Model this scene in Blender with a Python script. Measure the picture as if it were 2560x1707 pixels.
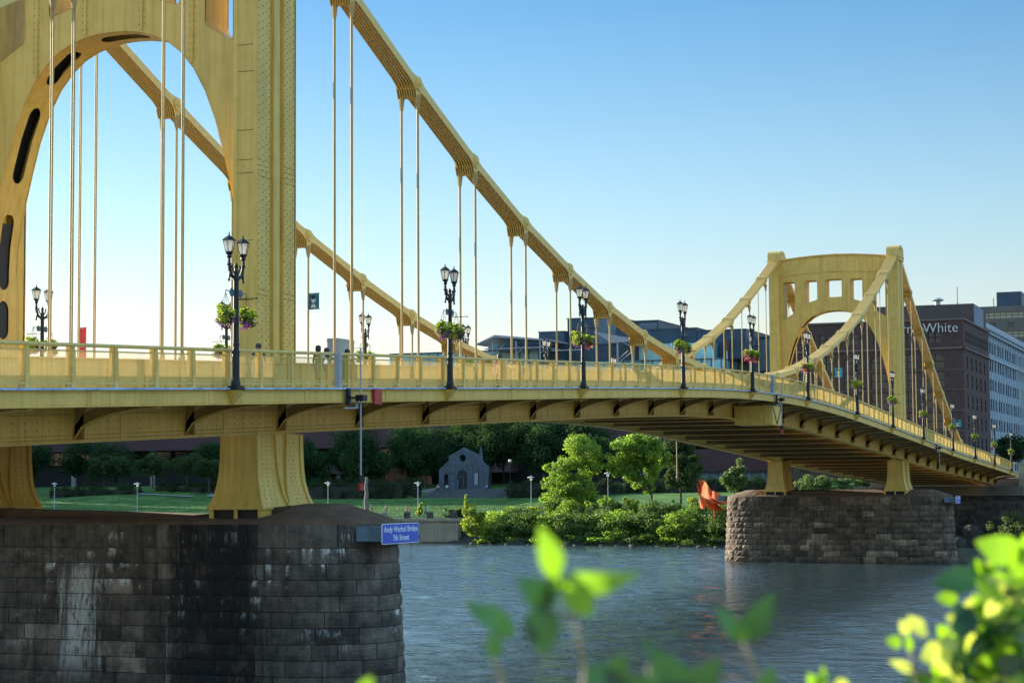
import bpy, math, random
import numpy as np
from mathutils import Vector, Matrix
# ------------------------------------------------------------------ camera, sky, sun
scene = bpy.context.scene
for o in list(bpy.data.objects): bpy.data.objects.remove(o)
C = scene.collection
R = math.radians
cam_d = bpy.data.cameras.new('camera'); cam = bpy.data.objects.new('camera', cam_d); C.objects.link(cam)
cam.matrix_world = Matrix(((0.35667729, -0.06498457, -0.93196476, -66.2202),
                           (-0.93420314, -0.03203605, -0.35530012, -34.6950),
                           (-0.00676745, 0.9973719, -0.07213532, 7.83),
                           (0, 0, 0, 1)))
cam_d.sensor_width = 36; cam_d.lens = 70.08; cam_d.clip_start = 0.1; cam_d.clip_end = 4000
cam_d.dof.use_dof = True; cam_d.dof.focus_distance = 115; cam_d.dof.aperture_fstop = 3.9
scene.camera = cam
SUN_AZ, SUN_EL = R(75), R(13.5)          # azimuth from +X towards +Y
world = bpy.data.worlds.new('World'); scene.world = world; world.use_nodes = True
wn = world.node_tree; bg = wn.nodes['Background']
sky = wn.nodes.new('ShaderNodeTexSky'); sky.sky_type = 'NISHITA'; sky.sun_disc = False
sky.sun_elevation = SUN_EL; sky.sun_rotation = R(90) - SUN_AZ
sky.air_density = 1.3; sky.dust_density = 0.25; sky.ozone_density = 1.6; sky.altitude = 0
# evening haze: the air near the horizon is dimmer and bluer than the clear model
wtc = wn.nodes.new('ShaderNodeTexCoord'); wsx = wn.nodes.new('ShaderNodeSeparateXYZ'); wn.links.new(wtc.outputs['Generated'], wsx.inputs[0])
wrp = wn.nodes.new('ShaderNodeValToRGB'); wn.links.new(wsx.outputs['Z'], wrp.inputs[0]); cr_ = wrp.color_ramp
for i_, (p_, c_) in enumerate(((0, (.385, .385, .53)), (.05, (.39, .38, .52)), (.14, (.29, .36, .48)), (.24, (.165, .28, .42)), (.33, (.85, .98, 1.08)), (1, (1.05, 1.10, 1.12)))):
    el_ = cr_.elements[i_] if i_ < 2 else cr_.elements.new(p_)
    el_.position = p_; el_.color = tuple(min(1, x/1.3) for x in c_)+(1,)
wmx = wn.nodes.new('ShaderNodeMix'); wmx.data_type = 'RGBA'; wmx.blend_type = 'MULTIPLY'; wmx.inputs['Factor'].default_value = 1
wn.links.new(sky.outputs[0], wmx.inputs['A']); wn.links.new(wrp.outputs[0], wmx.inputs['B'])
wn.links.new(wmx.outputs['Result'], bg.inputs[0]); bg.inputs[1].default_value = 0.15*1.3
sun_d = bpy.data.lights.new('sun', 'SUN'); sun_d.energy = 5.0; sun_d.angle = R(0.55); sun_d.color = (1.0, 0.89, 0.72)
sun = bpy.data.objects.new('sun', sun_d); C.objects.link(sun)
sdir = Vector((math.cos(SUN_EL)*math.cos(SUN_AZ), math.cos(SUN_EL)*math.sin(SUN_AZ), math.sin(SUN_EL)))
sun.rotation_euler = (-sdir).to_track_quat('-Z', 'Y').to_euler()
sun.location = (0, 60, 80)
vs = scene.view_settings
vs.view_transform = 'Standard'; vs.look = 'None'; vs.exposure = 1.62; vs.gamma = 1
scene.render.engine = 'CYCLES'
scene.cycles.max_bounces = 7; scene.cycles.transparent_max_bounces = 8
P = 6.737                               # panel length of the bridge
rnd = random.Random(7)
# ------------------------------------------------------------------ helpers
def tag(o, label=None, cat=None, group=None, kind=None):
    if label: o['label'] = label
    if cat: o['category'] = cat
    if group: o['group'] = group
    if kind: o['kind'] = kind
    return o
def wloc(p):
    v = Vector((0, 0, 0))
    while p is not None:
        v += p.location; p = p.parent
    return v
def empty(name, loc, label=None, cat=None, group=None, parent=None):
    o = bpy.data.objects.new(name, None); C.objects.link(o); o.location = loc; o.empty_display_size = .3
    if parent: o.parent = parent; o.location = Vector(loc) - wloc(parent)
    return tag(o, label, cat, group)
class MB:
    def __init__(s): s.v = []; s.f = []; s.m = []; s.t = []
    def q(s, pts, m=0, t=.5):
        n = len(s.v); s.v += [tuple(p) for p in pts]; s.f.append(tuple(range(n, n+len(pts)))); s.m.append(m); s.t.append(t)
    def faces(s, pts, fs, m=0, t=.5):
        n = len(s.v); s.v += [tuple(p) for p in pts]
        for f in fs: s.f.append(tuple(n+i for i in f)); s.m.append(m); s.t.append(t)
    def hexa(s, p, m=0, t=.5):   # 4 bottom + 4 top
        s.faces(p, [(3,2,1,0),(4,5,6,7),(0,1,5,4),(1,2,6,5),(2,3,7,6),(3,0,4,7)], m, t)
    def box(s, x0, y0, z0, x1, y1, z1, m=0, t=.5):
        s.hexa([(x0,y0,z0),(x1,y0,z0),(x1,y1,z0),(x0,y1,z0),(x0,y0,z1),(x1,y0,z1),(x1,y1,z1),(x0,y1,z1)], m, t)
    def prism(s, poly, vec, m=0, t=.5):
        n = len(poly); a = [Vector(p) for p in poly]; b = [p+Vector(vec) for p in a]
        s.faces(a+b, [tuple(range(n-1,-1,-1)), tuple(range(n,2*n))]+[(i,(i+1)%n,n+(i+1)%n,n+i) for i in range(n)], m, t)
    def cyl(s, p, q, r0, r1=None, n=8, m=0, t=.5, cap=True):
        r1 = r0 if r1 is None else r1
        p = Vector(p); q = Vector(q); d = (q-p).normalized()
        u = d.orthogonal().normalized(); w = d.cross(u)
        pts = [p+(u*math.cos(a)+w*math.sin(a))*r0 for a in [2*math.pi*i/n for i in range(n)]] + \
              [q+(u*math.cos(a)+w*math.sin(a))*r1 for a in [2*math.pi*i/n for i in range(n)]]
        fs = [(i,(i+1)%n,n+(i+1)%n,n+i) for i in range(n)]
        if cap: fs += [tuple(range(n-1,-1,-1)), tuple(range(n,2*n))]
        s.faces(pts, fs, m, t)
    def tube(s, pts, r, n=6, m=0, t=.5):
        rs = r if isinstance(r, (list, tuple)) else [r]*len(pts)
        for i in range(len(pts)-1): s.cyl(pts[i], pts[i+1], rs[i], rs[i+1], n, m, t)
    def lathe(s, c, prof, n=12, m=0, t=.5, a0=0):
        cx, cy, cz = c; pts = []
        for r, z in prof:
            pts += [(cx+r*math.cos(a0+2*math.pi*i/n), cy+r*math.sin(a0+2*math.pi*i/n), cz+z) for i in range(n)]
        fs = []
        for k in range(len(prof)-1):
            fs += [(k*n+i, k*n+(i+1)%n, (k+1)*n+(i+1)%n, (k+1)*n+i) for i in range(n)]
        fs += [tuple(range(n-1,-1,-1)), tuple(range((len(prof)-1)*n, len(prof)*n))]
        s.faces(pts, fs, m, t)
    def sweep(s, poly, xs, zf, m=0, t=.5):        # cross-section (y,dz) swept along X over height zf(x)
        n = len(poly); pts = []
        for x in xs: pts += [(x, y, zf(x)+dz) for y, dz in poly]
        fs = [(k*n+i, k*n+(i+1)%n, (k+1)*n+(i+1)%n, (k+1)*n+i) for k in range(len(xs)-1) for i in range(n)]
        fs += [tuple(range(n-1,-1,-1)), tuple(range((len(xs)-1)*n, len(xs)*n))]
        s.faces(pts, fs, m, t)
    def dome(s, p, nrm, r, h, m=1):
        r *= .92
        p = Vector(p); d = Vector(nrm); u = d.orthogonal().normalized(); w = d.cross(u)
        a = [p+(u*math.cos(k*math.pi/3)+w*math.sin(k*math.pi/3))*r for k in range(6)]
        b = [p+d*h+(u*math.cos(k*math.pi/3)+w*math.sin(k*math.pi/3))*r*.5 for k in range(6)]
        s.faces(a+b, [(k,(k+1)%6,6+(k+1)%6,6+k) for k in range(6)]+[tuple(range(6,12))], m)
    def build(s, name, mats, parent=None, smooth=False, label=None, cat=None, group=None, kind=None, fix=True):
        me = bpy.data.meshes.new(name)
        off = wloc(parent) if parent else Vector((0,0,0))
        me.from_pydata([(x-off.x, y-off.y, z-off.z) for x, y, z in s.v], [], s.f)
        if not isinstance(mats, (list, tuple)): mats = [mats]
        for mm in mats: me.materials.append(mm)
        me.polygons.foreach_set('material_index', s.m)
        a = me.attributes.new('tone', 'FLOAT', 'FACE'); a.data.foreach_set('value', s.t)
        if smooth: me.polygons.foreach_set('use_smooth', [True]*len(s.f))
        if fix:
            import bmesh
            b = bmesh.new(); b.from_mesh(me); bmesh.ops.recalc_face_normals(b, faces=b.faces); b.to_mesh(me); b.free()
        me.update()
        o = bpy.data.objects.new(name, me); C.objects.link(o)
        if parent: o.parent = parent
        return tag(o, label, cat, group, kind)
def np_mesh(name, V, F, mats, midx=None, tone=None, parent=None, **kw):   # fast quads: V (n,3), F (m,k)
    me = bpy.data.meshes.new(name)
    off = wloc(parent) if parent else Vector((0,0,0))
    V = np.asarray(V, dtype=np.float32) - np.array(off, dtype=np.float32)
    m, k = F.shape
    me.vertices.add(len(V)); me.vertices.foreach_set('co', V.ravel())
    me.loops.add(m*k); me.loops.foreach_set('vertex_index', F.astype(np.int32).ravel())
    me.polygons.add(m); me.polygons.foreach_set('loop_start', np.arange(0, m*k, k, dtype=np.int32))
    me.polygons.foreach_set('loop_total', np.full(m, k, dtype=np.int32))
    if not isinstance(mats, (list, tuple)): mats = [mats]
    for mm in mats: me.materials.append(mm)
    if midx is not None: me.polygons.foreach_set('material_index', midx.astype(np.int32))
    a = me.attributes.new('tone', 'FLOAT', 'FACE')
    a.data.foreach_set('value', (tone if tone is not None else np.full(m, .5)).astype(np.float32))
    me.update(calc_edges=True); me.validate()
    o = bpy.data.objects.new(name, me); C.objects.link(o)
    if parent: o.parent = parent
    return tag(o, **kw)
def curve_mesh(name, splines, thick, mat, parent, M):        # flat outline with holes, given real thickness
    cu = bpy.data.curves.new(name, 'CURVE'); cu.dimensions = '2D'; cu.fill_mode = 'BOTH'; cu.extrude = thick/2
    for sp in splines:
        s = cu.splines.new('POLY'); s.points.add(len(sp)-1); s.use_cyclic_u = True
        for i, (a, b) in enumerate(sp): s.points[i].co = (a, b, 0, 1)
    to = bpy.data.objects.new('tmp', cu); C.objects.link(to)
    me = bpy.data.meshes.new_from_object(to.evaluated_get(bpy.context.evaluated_depsgraph_get()))
    bpy.data.objects.remove(to); bpy.data.curves.remove(cu)
    me.transform(Matrix.Translation(-wloc(parent)) @ M if parent else M)
    me.materials.clear(); me.materials.append(mat); me.name = name
    o = bpy.data.objects.new(name, me); C.objects.link(o)
    if parent: o.parent = parent
    return o
def text_mesh(name, body, size, mat, parent, M, thick=.01, sx=1., align='CENTER', bold=0., spacing=1.):
    cu = bpy.data.curves.new(name, 'FONT'); cu.body = body; cu.size = size; cu.extrude = thick; cu.align_x = align
    cu.offset = bold; cu.space_character = spacing
    to = bpy.data.objects.new('tmp', cu); C.objects.link(to)
    me = bpy.data.meshes.new_from_object(to.evaluated_get(bpy.context.evaluated_depsgraph_get()))
    bpy.data.objects.remove(to); bpy.data.curves.remove(cu)
    me.transform(Matrix.Diagonal((sx, 1, 1, 1)))
    me.transform((Matrix.Translation(-wloc(parent)) if parent else Matrix()) @ M)
    me.materials.clear(); me.materials.append(mat); me.name = name
    o = bpy.data.objects.new(name, me); C.objects.link(o)
    if parent: o.parent = parent
    return o
# ------------------------------------------------------------------ materials
def mat(name, col, rough=.6, var=.12, scale=3., bump=0., bscale=30., metal=0., tonevar=0., tint=None, streak=0., spec=.5, stretch=None):
    m = bpy.data.materials.new(name); m.use_nodes = True; nt = m.node_tree; N = nt.nodes; L = nt.links
    b = N['Principled BSDF']; b.inputs['Roughness'].default_value = rough; b.inputs['Metallic'].default_value = metal
    b.inputs['Specular IOR Level'].default_value = spec
    tc = N.new('ShaderNodeTexCoord'); mp = N.new('ShaderNodeMapping'); L.new(tc.outputs['Object'], mp.inputs[0])
    if stretch: mp.inputs['Scale'].default_value = stretch
    nz = N.new('ShaderNodeTexNoise'); nz.inputs['Scale'].default_value = scale; nz.inputs['Detail'].default_value = 6; nz.inputs['Roughness'].default_value = .65
    L.new(mp.outputs[0], nz.inputs['Vector'])
    c = tuple(col); tint = tint or c
    mix = N.new('ShaderNodeMix'); mix.data_type = 'RGBA'
    mix.inputs['A'].default_value = tuple(x*(1-var) for x in c)+(1,); mix.inputs['B'].default_value = tuple(min(1, x*(1+var)) for x in tint)+(1,)
    cr = N.new('ShaderNodeMapRange'); cr.inputs['From Min'].default_value = .3; cr.inputs['From Max'].default_value = .7
    L.new(nz.outputs['Fac'], cr.inputs['Value']); L.new(cr.outputs[0], mix.inputs['Factor'])
    out = mix.outputs['Result']
    if streak:
        mp2 = N.new('ShaderNodeMapping'); L.new(tc.outputs['Object'], mp2.inputs[0]); mp2.inputs['Scale'].default_value = (1.7, 1.7, .09)
        n2 = N.new('ShaderNodeTexNoise'); n2.inputs['Scale'].default_value = 3; n2.inputs['Detail'].default_value = 5; L.new(mp2.outputs[0], n2.inputs['Vector'])
        r2 = N.new('ShaderNodeMapRange'); r2.inputs['From Min'].default_value = .45; r2.inputs['From Max'].default_value = .8; r2.inputs['To Min'].default_value = 1; r2.inputs['To Max'].default_value = 1-streak
        L.new(n2.outputs['Fac'], r2.inputs['Value'])
        mu = N.new('ShaderNodeMix'); mu.data_type = 'RGBA'; mu.blend_type = 'MULTIPLY'; mu.inputs['Factor'].default_value = 1
        L.new(out, mu.inputs['A']); L.new(r2.outputs[0], mu.inputs['B']); out = mu.outputs['Result']
    if tonevar:
        at = N.new('ShaderNodeAttribute'); at.attribute_name = 'tone'
        r3 = N.new('ShaderNodeMapRange'); r3.clamp = False; r3.inputs['To Min'].default_value = 1-tonevar; r3.inputs['To Max'].default_value = 1+tonevar
        L.new(at.outputs['Fac'], r3.inputs['Value'])
        mu = N.new('ShaderNodeMix'); mu.data_type = 'RGBA'; mu.blend_type = 'MULTIPLY'; mu.inputs['Factor'].default_value = 1
        L.new(out, mu.inputs['A']); L.new(r3.outputs[0], mu.inputs['B']); out = mu.outputs['Result']
    L.new(out, b.inputs['Base Color'])
    if bump:
        nb = N.new('ShaderNodeTexNoise'); nb.inputs['Scale'].default_value = bscale; nb.inputs['Detail'].default_value = 5
        L.new(mp.outputs[0], nb.inputs['Vector'])
        bp = N.new('ShaderNodeBump'); bp.inputs['Strength'].default_value = min(1, bump); bp.inputs['Distance'].default_value = .05
        L.new(nb.outputs['Fac'], bp.inputs['Height']); L.new(bp.outputs[0], b.inputs['Normal'])
    return m
def leafmat(name, c0, c1, trans=.45, rough=.55, spec=.3, tcol=None):
    m = bpy.data.materials.new(name); m.use_nodes = True; nt = m.node_tree; N = nt.nodes; L = nt.links
    b = N['Principled BSDF']; b.inputs['Roughness'].default_value = rough; b.inputs['Specular IOR Level'].default_value = spec
    at = N.new('ShaderNodeAttribute'); at.attribute_name = 'tone'
    mix = N.new('ShaderNodeMix'); mix.data_type = 'RGBA'; mix.inputs['A'].default_value = tuple(c0)+(1,); mix.inputs['B'].default_value = tuple(c1)+(1,)
    L.new(at.outputs['Fac'], mix.inputs['Factor']); L.new(mix.outputs['Result'], b.inputs['Base Color'])
    tr = N.new('ShaderNodeBsdfTranslucent')
    g = N.new('ShaderNodeMix'); g.data_type = 'RGBA'; g.blend_type = 'MULTIPLY'; g.inputs['Factor'].default_value = 1
    L.new(mix.outputs['Result'], g.inputs['A']); g.inputs['B'].default_value = tuple(tcol or (1.7, 1.7, .8))+(1,)
    g.clamp_result = True
    L.new(g.outputs['Result'], tr.inputs['Color'])
    ms = N.new('ShaderNodeMixShader'); ms.inputs[0].default_value = trans
    L.new(b.outputs[0], ms.inputs[1]); L.new(tr.outputs[0], ms.inputs[2]); L.new(ms.outputs[0], N['Material Output'].inputs[0])
    return m
YEL = (0.665, 0.44, 0.085)
M = {}
M['paint'] = mat('aztec_yellow_paint', YEL, .5, .07, 1.2, .12, 60, streak=.28, tint=(.69,.47,.11))
def rust(m, amt, col=(.20, .085, .03)):
    N = m.node_tree.nodes; L = m.node_tree.links; b = N['Principled BSDF']; src = b.inputs['Base Color'].links[0].from_socket
    tc = N.new('ShaderNodeTexCoord'); mp = N.new('ShaderNodeMapping'); mp.inputs['Scale'].default_value = (1, 1, .35); L.new(tc.outputs['Object'], mp.inputs[0])
    n = N.new('ShaderNodeTexNoise'); n.inputs['Scale'].default_value = 2.1; n.inputs['Detail'].default_value = 8; n.inputs['Roughness'].default_value = .75; L.new(mp.outputs[0], n.inputs['Vector'])
    r = N.new('ShaderNodeMapRange'); r.inputs['From Min'].default_value = .60; r.inputs['From Max'].default_value = .74; r.inputs['To Max'].default_value = amt; L.new(n.outputs['Fac'], r.inputs['Value'])
    x = N.new('ShaderNodeMix'); x.data_type = 'RGBA'; L.new(r.outputs[0], x.inputs['Factor']); L.new(src, x.inputs['A']); x.inputs['B'].default_value = tuple(col)+(1,); L.new(x.outputs['Result'], b.inputs['Base Color'])
rust(M['paint'], .5); 
M['rivet'] = mat('dark_rivet_heads', (.32, .21, .05), .7, .2, 4)  # darker than the plates around them
M['chain'] = mat('eyebar_paint', (.70, .50, .15), .5, .07, 2, .05, 50)
M['rod'] = mat('hanger_paint', (.40, .30, .13), .65, .12, 2, spec=.2)
M['mesh'] = leafmat('wire_mesh_paint', (.76, .61, .23), (.76, .61, .23), .34, .5, .4, (1.1, 1.15, 1.3))
M['rail'] = mat('railing_paint', (.62, .44, .11), .5, .12, 2, tint=(.68,.49,.14))
M['gutter'] = mat('blue_grey_edge_trim', (.16, .24, .36), .4, .3, 1.2, tint=(.3,.4,.5))
M['beam'] = mat('underside_paint', (.15, .095, .032), .6, .2, 1.5, .1)  # darker brown than the main bridge paint
M['webp'] = mat('dark_bracket_paint', (.27, .175, .05), .65, .25, 1.5, .1)  # bracket webs browner and darker than the yellow flanges
M['walk'] = mat('walkway_concrete', (.36, .33, .29), .8, .15, 2, .1)
M['road'] = mat('asphalt', (.06, .06, .06), .85, .2, 4, .2)
M['stone'] = mat('weathered_sandstone', (.105, .088, .07), .9, .38, 1.3, .8, 9, tonevar=.5, streak=.75, tint=(.15,.125,.10))
M['stone2'] = mat('sunlit_sandstone', (.20, .15, .10), .9, .35, 1.3, 1., 7, tonevar=.45, streak=.4)
M['mortar'] = mat('dark_mortar', (.035, .03, .026), .95, .3, 4)
M['lime'] = mat('lime_deposit', (.34, .33, .30), .9, .35, 5, .4, 12, stretch=(1,1,.25))
M['soot'] = mat('black_runoff_stain', (.018, .017, .016), .8, .4, 4, .5, 9, stretch=(1,1,.3))
M['pcap'] = mat('pier_cap_dirt', (.12, .075, .045), .95, .35, 1.5, .6, 8)
M['black'] = mat('black_lamp_paint', (.008, .014, .018), .5, .3, 5, spec=.35)
M['dkgreen'] = mat('teal_cast_iron', (.03, .09, .12), .4, .3, 5)
M['milk'] = leafmat('frosted_lamp_glass', (.8, .8, .76), (.8, .8, .76), .6, .2, .5, (1, 1, .98))
M['white'] = mat('white_paint', (.75, .75, .72), .5, .06)
M['grey'] = mat('galvanised_grey', (.34, .37, .40), .5, .12)
M['blue'] = mat('blue_sign_face', (.005, .075, .52), .35, .03)
M['signw'] = mat('sign_lettering', (.62, .72, .82), .4, .03)
M['bluebox'] = mat('blue_grey_sign_box', (.10, .17, .22), .6, .3, 2)
M['red'] = mat('red_panel_paint', (.42, .03, .03), .5, .1)
M['redb'] = mat('red_banner_cloth', (.75, .05, .05), .6, .06)
M['teal'] = mat('teal_banner_cloth', (.01, .13, .17), .6, .1)
M['teal2'] = mat('bright_teal_banner_cloth', (.02, .30, .40), .6, .1)
M['pale'] = mat('pale_banner_print', (.62, .55, .48), .6, .08)
M['glass'] = mat('dark_window_glass', (.015, .022, .028), .12, .3, .3, spec=.8)
M['tglass'] = mat('teal_curtain_glass', (.12, .40, .42), .15, .45, .12, spec=.9, tint=(.22,.54,.55))
M['navy'] = mat('dark_blue_metal_cladding', (.022, .055, .085), .5, .2, .4, tint=(.03,.07,.10))
M['louver'] = mat('grey_louvre_metal', (.14, .20, .25), .5, .2, 1)
M['brickA'] = mat('red_brick_wall', (.20, .075, .06), .85, .15, 1.5, .2)
M['brickB'] = mat('brown_brick_wall', (.074, .043, .038), .9, .15, 1.2, .2, tint=(.09,.052,.045))
M['pent'] = mat('brown_grey_panel', (.085, .068, .062), .85, .1, .6)
M['pentl'] = mat('pale_blue_grey_panel', (.20, .25, .30), .8, .08, .6)
M['terra'] = mat('white_terracotta', (.34, .42, .47), .8, .14, 1.5, .3)
M['tan'] = mat('grey_tan_concrete', (.14, .13, .11), .85, .12, .6)
M['tanw'] = mat('cream_window_band', (.42, .38, .24), .6, .12, 1)
M['purple'] = mat('purple_brown_concrete', (.085, .042, .046), .85, .1, .5)
M['col'] = mat('pale_concrete_column', (.26, .27, .28), .8, .1)
M['dark'] = mat('dark_recess', (.012, .014, .016), .6, .2)
M['slate'] = mat('slate_grey_facade', (.075, .10, .125), .85, .22, .8, .3)
M['conc'] = mat('cream_river_wall_concrete', (.30, .26, .18), .9, .22, .7, .3, 6, streak=.35)
M['grass'] = mat('lawn_grass', (.05, .12, .034), 1., .3, .25, .5, 3, tint=(.085,.16,.042), spec=.05)
M['soil'] = mat('river_bank_soil', (.032, .029, .020), .95, .3, .8, .5, 2)
M['step'] = mat('grey_stone_steps', (.10, .105, .11), .9, .15, 2)
M['path'] = mat('pale_path_paving', (.25, .25, .25), .9, .12, 1)
M['bark'] = mat('tree_bark', (.06, .045, .032), .9, .3, 6, .5, 12)
M['orange'] = mat('orange_painted_steel', (.55, .11, .03), .7, .15, 1, spec=.1)
M['skin'] = mat('skin', (.42, .24, .16), .6, .08)
M['hair'] = mat('dark_hair', (.03, .018, .012), .6, .2)
M['clothd'] = mat('dark_clothing', (.025, .028, .035), .8, .2)
M['clothw'] = mat('white_clothing', (.55, .52, .5), .8, .1)
M['clothb'] = mat('blue_clothing', (.05, .25, .60), .8, .1)
M['clothp'] = mat('pink_clothing', (.5, .25, .22), .8, .1)
M['clothk'] = mat('khaki_clothing', (.30, .25, .17), .8, .1)
M['wood'] = mat('grey_weathered_wood', (.16, .14, .12), .9, .3, 3, .5)
M['rock'] = mat('riprap_rock', (.06, .053, .047), .9, .3, 1.5, .7, 5)
M['lf_dark'] = leafmat('dark_tree_leaves', (.016, .042, .020), (.038, .078, .028), .3, .85, .1)
M['lf_mid'] = leafmat('park_tree_leaves', (.030, .060, .028), (.07, .11, .045), .35, .8, .1)
M['lf_bank'] = leafmat('bank_tree_leaves', (.08, .15, .025), (.22, .33, .055), .5)
M['lf_yel'] = leafmat('yellow_green_leaves', (.14, .20, .03), (.30, .36, .06), .5)
M['lf_bush'] = leafmat('bank_bush_leaves', (.030, .068, .018), (.11, .18, .035), .38)
M['lf_olive'] = leafmat('olive_shrub_leaves', (.06, .10, .04), (.13, .19, .07), .4)
M['lf_hedge'] = leafmat('hedge_leaves', (.020, .038, .017), (.038, .064, .026), .2, .9, .05)
M['lf_bsk'] = leafmat('basket_leaves', (.04, .10, .02), (.40, .48, .05), .5)
M['fl_mag'] = leafmat('magenta_petals', (.35, .02, .12), (.55, .03, .25), .4, tcol=(1.2, 1, 1.2))
M['fl_pur'] = leafmat('purple_petals', (.10, .03, .12), (.22, .08, .26), .4, tcol=(1.2, 1, 1.2))
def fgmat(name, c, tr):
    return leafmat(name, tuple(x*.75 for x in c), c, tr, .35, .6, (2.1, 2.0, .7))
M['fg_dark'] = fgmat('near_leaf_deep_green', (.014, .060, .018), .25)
M['fg_lit'] = fgmat('near_leaf_sunlit_green', (.13, .26, .015), .5)  # leaf copy brightened to carry sunlight in its colour
M['fg_pale'] = fgmat('pale_sunlit_leaf', (.36, .44, .14), .45)  # cream leaf copy with the backlit gloss put into its colour
M['fg_stem'] = mat('near_stem', (.17, .14, .06), .6, .15, 20)
def water_mat():
    m = bpy.data.materials.new('river_water'); m.use_nodes = True; N = m.node_tree.nodes; L = m.node_tree.links
    b = N['Principled BSDF']; b.inputs['Base Color'].default_value = (.036, .062, .070, 1); b.inputs['Roughness'].default_value = .06
    b.inputs['IOR'].default_value = 1.33
    tc = N.new('ShaderNodeTexCoord'); mp = N.new('ShaderNodeMapping'); L.new(tc.outputs['Object'], mp.inputs[0]); mp.inputs['Rotation'].default_value = (0, 0, R(18))
    mp.inputs['Scale'].default_value = (1.0, .62, 1)
    h = None
    for sc, st, det in ((.8, 1.6, 4), (2.6, .7, 4), (8, .14, 3)):
        n = N.new('ShaderNodeTexNoise'); n.inputs['Scale'].default_value = sc; n.inputs['Detail'].default_value = det; n.inputs['Distortion'].default_value = .4
        L.new(mp.outputs[0], n.inputs['Vector'])
        k = N.new('ShaderNodeMath'); k.operation = 'MULTIPLY'; k.inputs[1].default_value = st; L.new(n.outputs['Fac'], k.inputs[0])
        if h is None: h = k.outputs[0]
        else:
            a = N.new('ShaderNodeMath'); a.operation = 'ADD'; L.new(h, a.inputs[0]); L.new(k.outputs[0], a.inputs[1]); h = a.outputs[0]
    # calmer and rougher reaches of the current
    big = N.new('ShaderNodeTexNoise'); big.inputs['Scale'].default_value = .035; big.inputs['Detail'].default_value = 3; L.new(mp.outputs[0], big.inputs['Vector'])
    br = N.new('ShaderNodeMapRange'); br.inputs['From Min'].default_value = .35; br.inputs['From Max'].default_value = .65; br.inputs['To Min'].default_value = .65; br.inputs['To Max'].default_value = 1.0
    L.new(big.outputs['Fac'], br.inputs['Value'])
    bp = N.new('ShaderNodeBump'); bp.inputs['Distance'].default_value = .19
    L.new(br.outputs[0], bp.inputs['Strength']); L.new(h, bp.inputs['Height']); L.new(bp.outputs[0], b.inputs['Normal'])
    return m
M['water'] = water_mat()
# ------------------------------------------------------------------ land and water
def np_interp(x, xs, ys): return float(np.interp(x, xs, ys))
def ground(x, y):
    if x < 0:                                                   # near bank
        return np_interp(x, [-400, -59, -52, -46, -44], [6.4, 6.2, 3.2, -.6, -1.5])
    if y > 71:
        b = np_interp(x, [189, 190.4, 191, 205, 220, 232, 236, 242, 262, 900], [-1.5, -1.5, 3.35, 4.2, 5.1, 5.75, 5.9, 7.3, 8.2, 8.4])
        b -= 1.2*max(0, min(1, (y-81.5)/2))*max(0, min(1, (100.5-y)/2))*max(0, min(1, (x-236)/2.5))*max(0, min(1, (249-x)/2))
        b += .9*math.exp(-((x-236)/14)**2-((y-152)/16)**2)
    else:
        k = np_interp(y, [-60, 30, 60, 71], [184, 180, 186, 190])
        b = np_interp(x, [k-6, k-1, k+3, k+9, k+20, k+45, 262, 900], [-1.5, -.2, 1.7, 3.6, 4.9, 6.2, 8.0, 8.4])
    return b
def land(name, xs, ys, m, **kw):
    V = np.array([(x, y, ground(x, y)) for x in xs for y in ys]); ny = len(ys)
    F = np.array([(i*ny+j, (i+1)*ny+j, (i+1)*ny+j+1, i*ny+j+1) for i in range(len(xs)-1) for j in range(ny-1)])
    o = np_mesh(name, V, F, m, **kw); o.data.polygons.foreach_set('use_smooth', [True]*len(F)); return o
ys = sorted(set(list(range(-60, 240, 2))+[70.9, 71.1, -900, -300, 320, 500, 900]))
land('lawn', [189, 190.4, 191]+list(range(192, 264, 2))+[270, 300, 400, 900, 1800], [y for y in ys if y >= 71], M['grass'], kind='structure')
land('river_bank', list(range(172, 264, 3))+[270, 300, 400, 900, 1800], [y for y in ys if 24 <= y <= 71.1], [M['grass']], kind='structure')
land('dark_bank', list(range(172, 264, 3))+[270, 300, 400, 900, 1800], [y for y in ys if y <= 24], [M['soil']], kind='structure')
land('near_bank', [-400, -100, -70, -59, -55, -52, -49, -46, -44], [-600, -200, -60, -30, 0, 40, 200, 600], mat('wharf_concrete', (.42, .39, .33), .9, .15, .5), kind='structure')
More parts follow.
